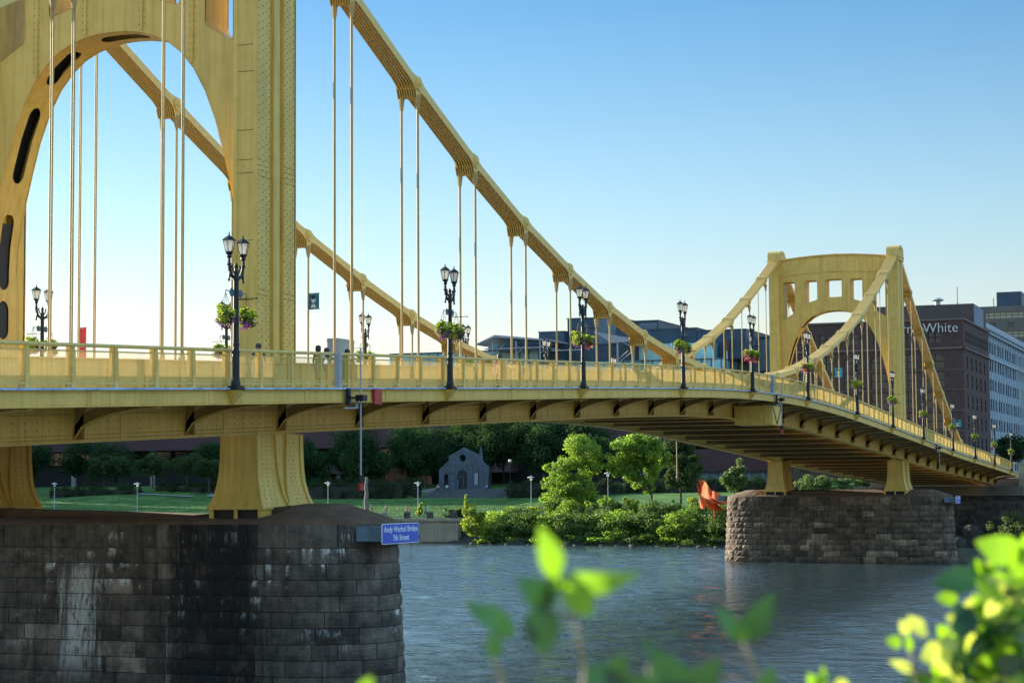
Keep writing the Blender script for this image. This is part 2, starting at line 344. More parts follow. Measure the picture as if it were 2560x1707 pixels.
def river():
    g = np.random.RandomState(8)
    xs = np.arange(-46, 196, .62); ys = np.arange(-52, 112, .62); Xg, Yg = np.meshgrid(xs, ys, indexing='ij'); Z = np.zeros_like(Xg)
    for i in range(70):
        lam = g.uniform(1.6, 5.0); a = g.normal(R(200), .75); k = 2*math.pi/lam; amp = .0040*lam**.75
        ph = g.uniform(0, 6.28); wob = .8*np.sin(Xg*.05*g.uniform(.5, 2)+ph)+.8*np.sin(Yg*.06*g.uniform(.5, 2)-ph)
        Z += amp*np.sin(k*(Xg*math.cos(a)+Yg*math.sin(a))+ph+wob)
    gust = .75+.35*np.sin(Xg*.045+1.2*np.sin(Yg*.05))*np.cos(Yg*.037+.8*np.sin(Xg*.03))
    fade = np.clip(np.minimum.reduce([(Xg+46)/8, (196-Xg)/8, (Yg+52)/8, (112-Yg)/8]), 0, 1)
    Z = Z*gust*fade
    Z = Z*.55
    nx, ny = Xg.shape; V = np.stack([Xg.ravel(), Yg.ravel(), Z.ravel()], 1)
    idx = np.arange(nx*ny).reshape(nx, ny); F = np.stack([idx[:-1, :-1], idx[1:, :-1], idx[1:, 1:], idx[:-1, 1:]], -1).reshape(-1, 4)
    x0, x1, y0, y1 = xs[0], xs[-1], ys[0], ys[-1]; n = len(V)
    Ex = [(-46, -900, 0), (1000, -900, 0), (1000, 1400, 0), (-46, 1400, 0), (x0, y0, 0), (x1, y0, 0), (x1, y1, 0), (x0, y1, 0)]
    F = np.vstack([F, [[n, n+1, n+5, n+4], [n+1, n+2, n+6, n+5], [n+2, n+3, n+7, n+6]]])
    o = np_mesh('river', np.vstack([V, Ex]), F, M['water'], kind='structure'); o.data.polygons.foreach_set('use_smooth', [True]*len(F))
river()
b_ = MB(); b_.q([(-420, -900, -1.6), (1900, -900, -1.6), (1900, 1400, -1.6), (-420, 1400, -1.6)]); b_.build('river_bed', M['soil'], kind='structure')
# soil strip in front of the bushes
s_ = MB()
for i in range(24):
    y0 = -24+i*4; y1 = y0+4
    k0 = np_interp(y0, [-60, 30, 60, 71], [184, 180, 186, 190]); k1 = np_interp(y1, [-60, 30, 60, 71], [184, 180, 186, 190])
    s_.q([(k0-5, y0, -1.2), (k1-5, y1, -1.2), (k1+9, y1, 3.66), (k0+9, y0, 3.66)])
s_.build('bank_soil', M['soil'], kind='structure')
# ------------------------------------------------------------------ the bridge
_xk = np.array([-70, -30, -10, 10, 30, 50, 58, 70, 82, 90, 110, 130, 150, 170, 190, 210])
_ek = np.array([8.33, 10.11, 10.99, 11.87, 12.76, 13.58, 13.82, 13.97, 13.83, 13.60, 12.78, 11.88, 10.99, 10.28, 9.55, 8.72])
def _smooth_e():
    xs = np.arange(-80, 221, 1.0); e = np.interp(xs, _xk, _ek)
    for _ in range(5): e = np.convolve(np.pad(e, 4, 'edge'), np.ones(9)/9, 'valid')
    d = np.arange(-80, 221, 1.0)
    e[:14] = np.interp(d[:14], _xk, _ek)
    return xs, e
_XS, _ES = _smooth_e()
def e(x): return float(np.interp(x, _XS, _ES))
X0, X1 = -66.0, 203.0
XS = list(np.arange(X0, X1+.1, P/4))
YN, YF = -.05, 13.1                                     # outer faces of the two chain planes
bridge = empty('suspension_bridge', (67.37, 6.5, 0), 'yellow self-anchored suspension bridge with two portal towers, eyebar chains and railed walkways crossing the river', 'bridge')
# deck
d = MB(); d.sweep([(0.9, -.42), (12.1, -.42), (12.1, -.12), (0.9, -.12)], XS, e); d.build('roadway', M['road'], bridge)
for y0, y1 in ((-3.12, -.16), (13.16, 16.12)):
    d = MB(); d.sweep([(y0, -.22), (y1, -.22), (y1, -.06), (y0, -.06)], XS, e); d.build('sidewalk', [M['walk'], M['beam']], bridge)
def girder(ys, side):
    d = MB(); yo = ys
    d.sweep([(yo, -1.56), (yo+.05, -1.56), (yo+.05, 1.0), (yo, 1.0)], XS, e)
    d.sweep([(yo-.2*(1 if side < 0 else 1), -1.60), (yo+.45, -1.60), (yo+.45, -1.565), (yo-.2, -1.565)], XS, e)
    d.sweep([(yo-.1, 1.003), (yo+.3, 1.003), (yo+.3, 1.04), (yo-.1, 1.04)], XS, e)
    if side < 0:
        x = X0+.4
        while x < X1-1:                                  # stiffener angles on the parapet
            d.box(x, yo-.07, e(x)-.02, x+.07, yo-.002, e(x)+.98); x += P/3
        for i in range(-4, 22):                          # splice seams and rivet rows, thinning with distance
            xp = i*P+P*.42
            d.box(xp-.25, yo-.018, e(xp)-1.5, xp+.25, yo-.002, e(xp)-.64)
        x = -20.
        while x < 62:
            st = .16 if x < 20 else .3
            for dz in (-1.48, -1.36, -.72): d.dome((x, yo-.001, e(x)+dz), (0, -1, 0), .028, .028)
            if x < 25:
                for dz in (-1.2, -.95):
                    if int(x/st) % 4 == 0: d.dome((x, yo-.001, e(x)+dz), (0, -1, 0), .028, .028)
            x += st
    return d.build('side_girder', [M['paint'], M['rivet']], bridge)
girder(-.12, -1); girder(13.12, 1)
# floor beams seen from below
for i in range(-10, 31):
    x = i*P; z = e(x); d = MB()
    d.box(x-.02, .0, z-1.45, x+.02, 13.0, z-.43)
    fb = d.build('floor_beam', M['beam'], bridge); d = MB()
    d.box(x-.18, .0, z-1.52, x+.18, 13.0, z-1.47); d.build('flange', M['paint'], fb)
d = MB()
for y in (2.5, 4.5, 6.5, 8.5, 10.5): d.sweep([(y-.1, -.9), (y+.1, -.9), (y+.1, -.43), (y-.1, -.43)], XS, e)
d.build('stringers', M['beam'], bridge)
# outrigger brackets under the walkways
def bracket(x, side):
    z = e(x); zb = z-1.5; zt = z-.55; ya, yb = (-.13, -3.1) if side < 0 else (13.2, 16.1)
    lo = []; up = []
    for k in range(11):
        u = k/10; zz = zb+(zt-zb)*math.sqrt(max(0, 1-(1-u)**1.9)); lo.append((ya+(yb-ya)*u, zz))
    d = MB(); th = .03; d2 = MB()
    for k in range(10):
        (y0, a0), (y1, a1) = lo[k], lo[k+1]
        t0 = min(z-.24, a0+.42*(1-k/14)); t1 = min(z-.24, a1+.42*(1-(k+1)/14))
        d.hexa([(x-th, y0, a0), (x+th, y0, a0), (x+th, y1, a1), (x-th, y1, a1), (x-th, y0, t0), (x+th, y0, t0), (x+th, y1, t1), (x-th, y1, t1)])
        d2.hexa([(x-.13, y0, a0-.03), (x+.13, y0, a0-.03), (x+.13, y1, a1-.03), (x-.13, y1, a1-.03), (x-.13, y0, a0-.002), (x+.13, y0, a0-.002), (x+.13, y1, a1-.002), (x-.13, y1, a1-.002)])
    s = -1 if side < 0 else 1
    d.box(x-th, min(ya, ya+s*.32), zb, x+th, max(ya, ya+s*.32), z-.24)
    d.box(x-.10, min(ya, yb), z-.36, x+.10, max(ya, yb), z-.235)
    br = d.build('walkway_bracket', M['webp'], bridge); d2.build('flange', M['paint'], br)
    return br
for i in range(-9, 31):
    bracket(i*P, -1)
    if i > 2: bracket(i*P, 1)
# fascia channel with blue-grey edge trim
d = MB(); d.sweep([(-3.20, -.50), (-3.12, -.50), (-3.12, -.03), (-3.20, -.03)], XS, e)
d.sweep([(-3.27, -.52), (-3.1, -.52), (-3.1, -.505), (-3.27, -.505)], XS, e)
for i in range(-9, 31):
    x = i*P+P*.45; d.box(x-.22, -3.222, e(x)-.48, x+.22, -3.202, e(x)-.06)
x = -20.
while x < 60:
    for dz in (-.45, -.12): d.dome((x, -3.2, e(x)+dz), (0, -1, 0), .02, .02)
    x += .2 if x < 15 else .35
d.build('fascia', [M['paint'], M['rivet']], bridge)
d = MB(); d.sweep([(-3.34, -.03), (-3.2, -.03), (-3.1, .03), (-3.3, .035)], XS, e)
d.build('edge_trim', M['gutter'], bridge)
d = MB(); d.sweep([(16.12, -.62), (16.2, -.62), (16.2, -.03), (16.12, -.03)], XS, e); d.build('fascia', [M['paint'], M['rivet']], bridge)
# near walkway railing
rb = MB()
rail_y = -3.0
rb.sweep([(rail_y-.05, 1.20), (rail_y+.05, 1.20), (rail_y+.07, 1.25), (rail_y+.05, 1.31), (rail_y-.05, 1.31), (rail_y-.07, 1.25)], XS, e)
rb.sweep([(rail_y-.035, .13), (rail_y+.035, .13), (rail_y+.035, .21), (rail_y-.035, .21)], XS, e)
railing = rb.build('railing', M['rail'], bridge)
S = P/3; n = 0; x = -20.29-S*6
while x < 201:
    z = e(x); d = MB()
    d.box(x-.065, rail_y-.06, z-.05, x+.065, rail_y-.035, z+1.21); d.box(x-.065, rail_y+.14, z-.05, x+.065, rail_y+.165, z+1.21); d.box(x-.012, rail_y-.034, z-.05, x+.012, rail_y+.139, z+1.21)
    d.prism([(x-.14, rail_y-.1, z-.02), (x+.14, rail_y-.1, z-.02), (x+.07, rail_y-.06, z+.16), (x-.07, rail_y-.06, z+.16)], (0, .18, 0))
    d.build('rail_post', M['rail'], railing)
    xe = x+S; ze = e(xe)
    if xe < 202 and n < 98:
        a0, a1 = x+.13, xe-.13; f = lambda xx, dz: z+(ze-z)*(xx-x)/S+dz
        d = MB(); y = rail_y+.0
        for (p0, p1) in (((a0, .27), (a1, .27)), ((a0, 1.09), (a1, 1.09))):
            d.hexa([(p0[0], y-.02, f(p0[0], p0[1]-.022)), (p1[0], y-.02, f(p1[0], p1[1]-.022)), (p1[0], y+.02, f(p1[0], p1[1]-.022)), (p0[0], y+.02, f(p0[0], p0[1]-.022)),
                    (p0[0], y-.02, f(p0[0], p0[1]+.022)), (p1[0], y-.02, f(p1[0], p1[1]+.022)), (p1[0], y+.02, f(p1[0], p1[1]+.022)), (p0[0], y+.02, f(p0[0], p0[1]+.022))])
        for xx in (a0, a1): d.box(xx-.022, y-.02, f(xx, .292), xx+.022, y+.02, f(xx, 1.068))
        # woven wires
        wr = .005; k = a0+.05
        while k < a1-.03:
            d.cyl((k, y, f(k, .29)), (k, y, f(k, 1.07)), wr, wr, 5, 1, cap=False); k += .06
        h = .32
        while h < 1.06:
            d.cyl((a0, y+.01, f(a0, h)), (a1, y+.01, f(a1, h)), wr, wr, 4, 1, cap=False); h += .06
        d.build('mesh_panel', [M['rail'], M['mesh']], railing, fix=False)
        # hangers of the mesh panel
        d2 = MB()
    n += 1; x += S
# far railing
rb = MB(); fy = 16.0
rb.sweep([(fy-.05, 1.20), (fy+.05, 1.20), (fy+.05, 1.31), (fy-.05, 1.31)], XS, e)
rb.sweep([(fy-.035, .13), (fy+.035, .13), (fy+.035, .21), (fy-.035, .21)], XS, e)
x = -20.29
while x < 201: rb.box(x-.05, fy-.05, e(x)-.05, x+.05, fy+.05, e(x)+1.2); x += S
rb.build('railing', M['rail'], bridge)
# ---- towers
ARCH = [(0, 25.35), (.6, 25.33), (1.2, 25.24), (1.8, 25.06), (2.4, 24.78), (3.0, 24.30), (3.55, 23.65), (4.05, 22.75), (4.5, 21.6), (4.85, 20.35), (5.12, 19.3), (5.33, 18.3), (5.47, 17.4), (5.52, 16.4)]
CY = 6.56; PW = .87
def tower(X, near):
    t = empty('tower', (X, 6.5, 6.66), parent=bridge)
    zlow = e(X)+.2
    # portal webs
    top = [(-5.5, 30.62), (-3.7, 30.80), (-1.9, 30.93), (0, 30.98), (1.9, 30.93), (3.7, 30.80), (5.5, 30.62)]
    outer = [(5.5, zlow)]+[(5.5, 30.62)]+[p for p in reversed(top[:-1])]+[(-5.5, zlow), (-5.48, zlow)]
    inner = [(-a, z) for a, z in reversed(ARCH)]+[(a, z) for a, z in ARCH[1:]]
    outline = [(5.6, 16.4), (5.6, 30.62)]+list(reversed(top[1:-1]))+[(-5.6, 30.62), (-5.6, 16.4)]+inner
    def rc(pts, r=.18):      # rounded corners
        out = []
        n = len(pts)
        for i in range(n):
            p = Vector(pts[i]); a = Vector(pts[i-1]); b = Vector(pts[(i+1) % n])
            u = (a-p).normalized()*r; v = (b-p).normalized()*r
            for k in range(4):
                s = k/3; q = p+u*(1-s)**2+v*s**2; out.append((q.x, q.y))
        return out
    wins = [rc([(-.82, 26.71), (.82, 26.71), (.82, 28.55), (-.82, 28.55)])]
    for s in (-1, 1):
        wins.append(rc([(s*1.70, 26.5), (s*2.92, 26.15), (s*2.92, 28.5), (s*1.70, 28.5)]))
        wins.append(rc([(s*4.02, 25.28), (s*5.22, 24.55), (s*5.22, 28.42), (s*4.02, 28.42)]))
    for xo in (-PW, PW):
        Mx = Matrix(((0, 0, 1, X+xo), (1, 0, 0, CY), (0, 1, 0, 0), (0, 0, 0, 1)))
        curve_mesh('portal_web', [outline]+wins, .05, M['paint'], t, Mx)
    for wpts in wins:                       # linings of the portal windows
        d = MB(); n_ = len(wpts)
        cy_ = sum(a for a, b in wpts)/n_; cz_ = sum(b for a, b in wpts)/n_
        for i in range(n_):
            (a, z), (b, z2) = wpts[i], wpts[(i+1) % n_]
            d.q([(X-PW-.05, CY+a, z), (X+PW+.05, CY+a, z), (X+PW+.05, CY+b, z2), (X-PW-.05, CY+b, z2)])
        d.build('window_lining', M['paint'], t)
    # arch soffit with slots
    path = [(-5.52, zlow)]+[(-a, z) for a, z in reversed(ARCH)]+[(a, z) for a, z in ARCH[1:]]+[(5.52, zlow)]
    P2 = []; 
    for i in range(len(path)-1):
        a = Vector(path[i]); b = Vector(path[i+1]); L_ = (b-a).length; m_ = max(1, int(L_/.05))
        for k in range(m_): P2.append(a+(b-a)*k/m_)
    P2.append(Vector(path[-1])); s_acc = [0]
    for i in range(1, len(P2)): s_acc.append(s_acc[-1]+(P2[i]-P2[i-1]).length)
    mid = s_acc[-1]/2
    slots = [(0, 1.05), (3.1, .95), (6.6, 1.55), (10.9, 1.5), (13.6, .75)]
    d = MB(); hw = PW+.01
    for i in range(len(P2)-1):
        sm = abs((s_acc[i]+s_acc[i+1])/2-mid); hole = 0
        for c_, h_ in slots:
            dd = h_-abs(sm-c_)
            if dd > 0: hole = .36*min(1, math.sqrt(max(0, 1-(1-min(dd, .4)/.4)**2)))
        a, b = P2[i], P2[i+1]
        segs = [(-hw, hw)] if hole < .1 else [(-hw, -hole), (hole, hw)]
        for u0, u1 in segs:
            d.q([(X+u0, CY+a.x, a.y), (X+u1, CY+a.x, a.y), (X+u1, CY+b.x, b.y), (X+u0, CY+b.x, b.y)])
    for ex in (-PW-.04, PW+.04):               # edge angles along the arch
        for i in range(len(P2)-1):
            a, b = P2[i], P2[i+1]
            d.q([(X+ex-.03, CY+a.x*.998, a.y), (X+ex+.03, CY+a.x*.998, a.y), (X+ex+.03, CY+b.x*.998, b.y), (X+ex-.03, CY+b.x*.998, b.y)])
    d.build('arch_soffit', M['paint'], t)
    # dark sheets behind the slots stand in for the shade inside
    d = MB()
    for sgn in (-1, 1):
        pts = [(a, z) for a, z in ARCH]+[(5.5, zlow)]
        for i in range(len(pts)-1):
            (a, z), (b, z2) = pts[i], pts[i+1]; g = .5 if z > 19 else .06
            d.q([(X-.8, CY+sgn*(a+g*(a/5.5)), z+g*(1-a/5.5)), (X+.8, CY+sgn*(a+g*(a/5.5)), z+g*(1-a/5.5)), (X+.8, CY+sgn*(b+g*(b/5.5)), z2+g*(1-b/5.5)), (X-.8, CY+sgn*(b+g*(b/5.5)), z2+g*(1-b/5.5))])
    d.build('slot_shade_sheet', M['dark'], t)
    # stiffeners, cornice and top chord
    d = MB()
    for xo, sg in ((-PW-.03, -1), (PW+.03, 1)):
        for yy in (-3.47, -1.26, 1.26, 3.47):
            zb_ = np_interp(abs(yy), [a for a, z in ARCH], [z for a, z in ARCH])+.12
            d.box(X+xo-.05, CY+yy-.05, zb_, X+xo+.05, CY+yy+.05, 30.7)
            for wz in np.arange(zb_+.2, 30.6, .28):
                if near and sg < 0:
                    for o_ in (-.12, .12): d.dome((X+xo-.01, CY+yy+o_, wz), (-1, 0, 0), .025, .025)
        pr = [(-5.5, 29.02), (-2.7, 29.23), (0, 29.32), (2.7, 29.23), (5.5, 29.02)]
        for i in range(4):
            (a, z), (b, z2) = pr[i], pr[i+1]
            d.hexa([(X+xo-.07, CY+a, z), (X+xo+.07, CY+a, z), (X+xo+.07, CY+b, z2), (X+xo-.07, CY+b, z2), (X+xo-.07, CY+a, z+.1), (X+xo+.07, CY+a, z+.1), (X+xo+.07, CY+b, z2+.1), (X+xo-.07, CY+b, z2+.1)])
    for i in range(len(top)-1):
        (a, z), (b, z2) = top[i], top[i+1]
        d.hexa([(X-PW-.2, CY+a+.01, z), (X+PW+.2, CY+a+.01, z), (X+PW+.2, CY+b-.01, z2), (X-PW-.2, CY+b-.01, z2), (X-PW-.2, CY+a+.01, z+.12), (X+PW+.2, CY+a+.01, z+.12), (X+PW+.2, CY+b-.01, z2+.12), (X-PW-.2, CY+b-.01, z2+.12)])
    d.build('portal_stiffeners', [M['paint'], M['rivet']], t)
    # legs
    for y0, y1, out in ((-.05, .95, -1), (12.13, 13.13, 1)):
        d = MB(); zt = 30.75; zk = e(X)-1.55
        d.box(X-1.44, y0+.16, zk-.4, X+1.44, y1-.16, zt)
        cuts = sorted([zk-.3, 12.2, 14.1, 14.7, 16.9, 19.4, 19.9, 21.0, 23.2, 24.2, 26.5, 28.2, zt])
        for i in range(len(cuts)-1):         # front and back flange plates, with joints
            a, b = cuts[i]+.012, cuts[i+1]-.012
            for xx0, xx1 in ((X-1.54, X-1.441), (X+1.441, X+1.54)): d.box(xx0, y0+.02, a, xx1, y1-.02, b)
        for ys0, ys1, n1 in ((y0, y0+.159, -1), (y1-.159, y1, 1)):     # fluted side plates
            for xx0, xx1 in ((-1.56, -.62), (.55, 1.40)): d.box(X+xx0, ys0, zk-.3, X+xx1, ys1, zt)
            d.box(X-.20, ys0+.03*(1 if n1 < 0 else 0), zk-.3, X+.26, ys1-.03*(1 if n1 > 0 else 0), zt)
            d.box(X+1.47, ys0+.02, zk-.3, X+1.60, ys1-.02, zt)
        if near and out < 0:
            zz = zk
            while zz < 28:
                for i, xx in enumerate((-1.45, -1.15, -.85, -.70, .63, .8, 1.05, 1.3)):
                    d.dome((X+xx, y0, zz+(.14 if i % 2 else 0)), (0, -1, 0), .03, .03)
                for yy in (y0+.07, y1-.07): d.dome((X-1.54, yy, zz), (-1, 0, 0), .02, .02)
                zz += .28
            for zs in (19.3, 19.5, 19.7, 19.9, 14.9, 15.1):
                for k in range(8):
                    for xb in (-1.5, .6): d.dome((X+xb+k*.11, y0, zs), (0, -1, 0), .024, .024)
        d.build('tower_leg', [M['paint'], M['rivet']], t)
        # saddle cap on top
        d = MB(); yc = (y0+y1)/2
        prof = []
        for k in range(13):
            a = math.pi*k/12; prof.append((X-1.45*math.cos(a), 30.76+.98*math.sin(a)**.55))
        d.prism([(px, y0-.12, pz) for px, pz in prof]+[(X+1.45, y0-.12, 30.2), (X-1.45, y0-.12, 30.2)], (0, y1-y0+.24, 0))
        d.box(X-1.52, y0-.16, 30.5, X+1.52, y1+.16, 30.62)
        for k in range(11):
            a = math.pi*(k+.5)/11; d.dome((X-1.2*math.cos(a), y0-.12, 30.75+.68*math.sin(a)**.6), (0, -1, 0), .06, .05)
        d.build('saddle_cap', [M['paint'], M['rivet']], t)
        # flared foot below the deck
        d = MB(); zk = e(X)-1.6
        prof = [(zk, 1.80, .74), (9.4, 1.80, .75), (8.9, 1.81, .76), (8.4, 1.83, .79), (8.0, 1.86, .84), (7.6, 1.92, .93), (7.3, 2.0, 1.04), (7.12, 2.06, 1.12)]
        for i in range(len(prof)-1):
            (za, xa, ya), (zb_, xb, yb) = prof[i], prof[i+1]; yc2 = yc+(.12 if out < 0 else .1)
            pa = [(X-xb, yc2-yb, zb_), (X+xb, yc2-yb, zb_), (X+xb, yc2+yb, zb_), (X-xb, yc2+yb, zb_)]
            pb = [(X-xa, yc2-ya, za), (X+xa, yc2-ya, za), (X+xa, yc2+ya, za), (X-xa, yc2+ya, za)]
            d.hexa(pa+pb)
            for sg in (-1, 1):               # proud corner angles on the water-side face
                ysd = -1
                a_ = [(X+sg*(xb-.22), yc2-yb-.05, zb_), (X+sg*(xb+.03), yc2-yb-.05, zb_), (X+sg*(xb+.03), yc2-yb+.02, zb_), (X+sg*(xb-.22), yc2-yb+.02, zb_)]
                b2 = [(X+sg*(xa-.22), yc2-ya-.05, za), (X+sg*(xa+.03), yc2-ya-.05, za), (X+sg*(xa+.03), yc2-ya+.02, za), (X+sg*(xa-.22), yc2-ya+.02, za)]
                d.hexa(a_+b2)
                # curved bars meeting in a V at the foot
                va = .46*max(0, (za-7.12)/(zk-7.12))**.55; vb = .46*max(0, (zb_-7.12)/(zk-7.12))**.55
                a_ = [(X+sg*vb-.05, yc2-yb-.10, zb_), (X+sg*vb+.05, yc2-yb-.10, zb_), (X+sg*vb+.05, yc2-yb+.02, zb_), (X+sg*vb-.05, yc2-yb+.02, zb_)]
                b2 = [(X+sg*va-.05, yc2-ya-.10, za), (X+sg*va+.05, yc2-ya-.10, za), (X+sg*va+.05, yc2-ya+.02, za), (X+sg*va-.05, yc2-ya+.02, za)]
                d.hexa(a_+b2)
        if near:
            for i in range(16):
                zz = 7.25+i*.16; yb = np_interp(-zz, [-p[0] for p in prof], [p[2] for p in prof]); xb = np_interp(-zz, [-p[0] for p in prof], [p[1] for p in prof])
                for k in range(9):
                    xx = -xb+.35+k*(2*xb-.7)/8+(.08 if i % 2 else 0)
                    if abs(xx) > .55: d.dome((X+xx, yc2-yb-.001, zz), (0, -1, 0), .024, .025)
        # plinth with dark pockets
        d.box(X-2.1, yc2-1.16, 7.04, X+2.1, yc2+1.16, 7.12)
        d.box(X-2.02, yc2-1.08, 6.35, X-1.92, yc2-.92, 7.04); d.box(X-2.02, yc2+.92, 6.35, X-1.92, yc2+1.08, 7.04); d.box(X-2.02, yc2-.06, 6.35, X-1.92, yc2+.06, 7.04)
        d.box(X-1.9, yc2-1.08, 6.35, X+2.02, yc2-1.0, 7.04)
        d.build('tower_foot', [M['paint'], M['rivet']], t)
        d = MB(); d.box(X-1.86, yc2-.98, 6.3, X+1.95, yc2+1.06, 7.03); d.build('foot_pocket', M['dark'], t)
    return t
tower(0, True); tower(20*P, False)
# ---- eyebar chains
ZM = [31.04, 28.17, 25.50, 23.05, 20.95, 19.27, 17.83, 16.70, 15.91, 15.45, 15.33]
ZS = [31.04, 27.55, 24.05, 20.85, 17.85, 15.05, 12.65, 10.6]
def zk(k):
    if 0 <= k <= 20: return ZM[min(k, 20-k)]
    j = -k if k < 0 else k-20
    return ZS[j] if j < len(ZS) else None
def chain(yf, kmin, kmax, far):
    c = empty('eyebar_chain', (67.37, yf+.47, 15.3), parent=bridge)
    for k in range(kmin, kmax):
        z0, z1 = zk(k), zk(k+1)
        if z0 is None or z1 is None: continue
        p = Vector((k*P, 0, z0)); q = Vector(((k+1)*P, 0, z1)); dd = (q-p).normalized(); nn = Vector((-dd.z, 0, dd.x))
        m = MB(); nb = 7; off = .0 if k % 2 == 0 else .045
        for i in range(nb):
            y = yf+off+i*.137; h0, h1, wmid = .30, .30, .18
            th = .05
            prof_ = [(-.28, .12), (-.15, .30), (.12, .32), (.5, .22), (.9, wmid)]
            L_ = (q-p).length
            pts_up = [p+dd*a+nn*h for a, h in prof_]+[q-dd*a+nn*h for a, h in reversed(prof_)]
            pts_dn = [q-dd*a-nn*h for a, h in prof_]+[p+dd*a-nn*h for a, h in reversed(prof_)]
            m.prism([(v.x, y, v.z) for v in pts_up+pts_dn], (0, th, 0))
        m.build('eyebar_link', M['chain'], c)
    for k in range(kmin+1, kmax):
        z = zk(k)
        if z is None or k in (0, 20): continue
        m = MB(); x = k*P
        m.cyl((x, yf-.06, z), (x, yf+1.03, z), .19, .19, 14); m.cyl((x, yf-.11, z), (x, yf-.06, z), .10, .10, 10)
        m.cyl((x, yf-.045, z), (x, yf-.003, z), .30, .30, 16)
        # plates below the joint that carry the hangers
        for i in range(9):
            y = yf+.02+i*.113; m.prism([(x-.34, y, z-.2), (x+.30, y, z-.2), (x+.16, y, z-.62), (x-.16, y, z-.62)], (0, .025, 0))
        m.build('joint_pin', M['chain'], c)
    return c
chain(0.0, -7, 27, False); chain(12.15, -7, 27, True)
def hanger(k, y):
    z = zk(k); x = k*P
    zb = e(x)+.95; m = MB()
    zt = z-.58
    if zt-zb < .5: return
    m.lathe((x, y, zt-.62), [(.05, 0), (.085, .1), (.14, .5), (.15, .62), (.12, .72)], 8)
    m.cyl((x, y-.10, zt), (x, y+.10, zt), .09, .09, 8)
    for o_ in (-.055, .055): m.cyl((x+o_, y, zb), (x+o_, y, zt-.55), .032, .032, 6)
    m.lathe((x, y, zb-.75), [(.19, 0), (.19, .5), (.15, .75), (.1, 1.05), (.05, 1.25)], 8)
    m.build('hanger', M['rod'], bridge)
for k in range(1, 20):
    for y in (.06, .84, 12.21, 12.99): hanger(k, y)
for k, yy in ((-1, (.06, .84)), (-2, (.06, .84)), (21, (.06, .84, 12.21, 12.99)), (22, (.06, .84, 12.21, 12.99)), (23, (.06, .84, 12.21, 12.99)), (24, (.06, .84, 12.21, 12.99)), (25, (.06, .84))):
    for y in yy: hanger(k, y)
# small fixtures on the bridge
def drop_pole(x, ztop, zbot, lamp, label):
    r = empty('navigation_light_pole', (x, -3.55, zbot), label, 'navigation light', 'navigation light poles hung off the walkway edge')
    m = MB(); m.cyl((x, -3.55, zbot), (x, -3.55, ztop), .035, .035, 7); m.build('pole', M['grey'], r)
    m = MB(); zz = e(x)-.35; m.box(x-.25, -3.75, zz-.12, x+.15, -3.45, zz+.1); m.box(x-.7, -3.5, zz-.05, x-.2, -3.34, zz+.02); m.box(x-.75, -3.42, zz-.28, x-.55, -3.3, zz+.32)
    m.build('winch_bracket', M['black'], r)
    m = MB(); m.cyl((x-1.2, -3.45, zz-.42), (x-.2, -3.5, zz-.38), .03, .03, 6); m.box(x-.14, -3.5, zz-.4, x-.1, -3.4, zz+.1); m.build('support_arm', M['grey'], r)
    if lamp:
        m = MB(); m.cyl((x, -3.55, zbot-.28), (x, -3.55, zbot), .13, .11, 8); m.build('lantern_housing', M['black'], r)
        m = MB(); m.cyl((x, -3.55, zbot-.55), (x, -3.55, zbot-.285), .10, .10, 8); m.build('red_lens', M['red'], r)
drop_pole(-.1, 12.9, 8.25, True, 'slender grey pole with a red navigation lantern hanging down beside the near tower foot')
drop_pole(66.8, 14.7, 11.8, True, 'short navigation light pole clipped to the fascia near mid-span')
drop_pole(134.8, 12.4, 9.1, False, 'thin grey pole hanging below the walkway past the far tower')
m = MB(); m.box(-1.35, -3.3, e(-1)-.05, -1.15, -3.1, e(-1)+1.28); m.build('grey_post', M['grey'], bridge)
m = MB(); m.box(65.6, -3.3, e(65)-.05, 65.8, -3.1, e(65)+1.28); m.build('grey_post', M['gutter'], bridge)
m = MB(); m.box(1.6, -3.34, 10.92, 2.25, -3.24, 11.5); m.build('red_panel', M['red'], bridge, label='plain red rectangular plate bolted to the fascia')
# inspection box hung under the walkway at mid-span, with a V brace on its end
m = MB(); m.box(66.6, -2.95, 11.85, 69.2, -.3, 13.15); bx = m.build('equipment_box', M['paint'], label='yellow box hung under the walkway near mid-span with a V brace on its side', cat='equipment box')
m = MB()
for xa, xb in ((66.7, 67.9), (69.1, 67.9)): m.prism([(xa-.08, -2.99, 13.1), (xa+.08, -2.99, 13.1), (xb+.08, -2.99, 11.9), (xb-.08, -2.99, 11.9)], (0, .037, 0))
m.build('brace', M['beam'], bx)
m = MB(); m.prism([(66.56, -2.7, 11.9), (66.56, -2.55, 11.9), (66.56, -.5, 13.1), (66.56, -.65, 13.1)], (.037, 0, 0)); m.build('brace', M['paint'], bx)

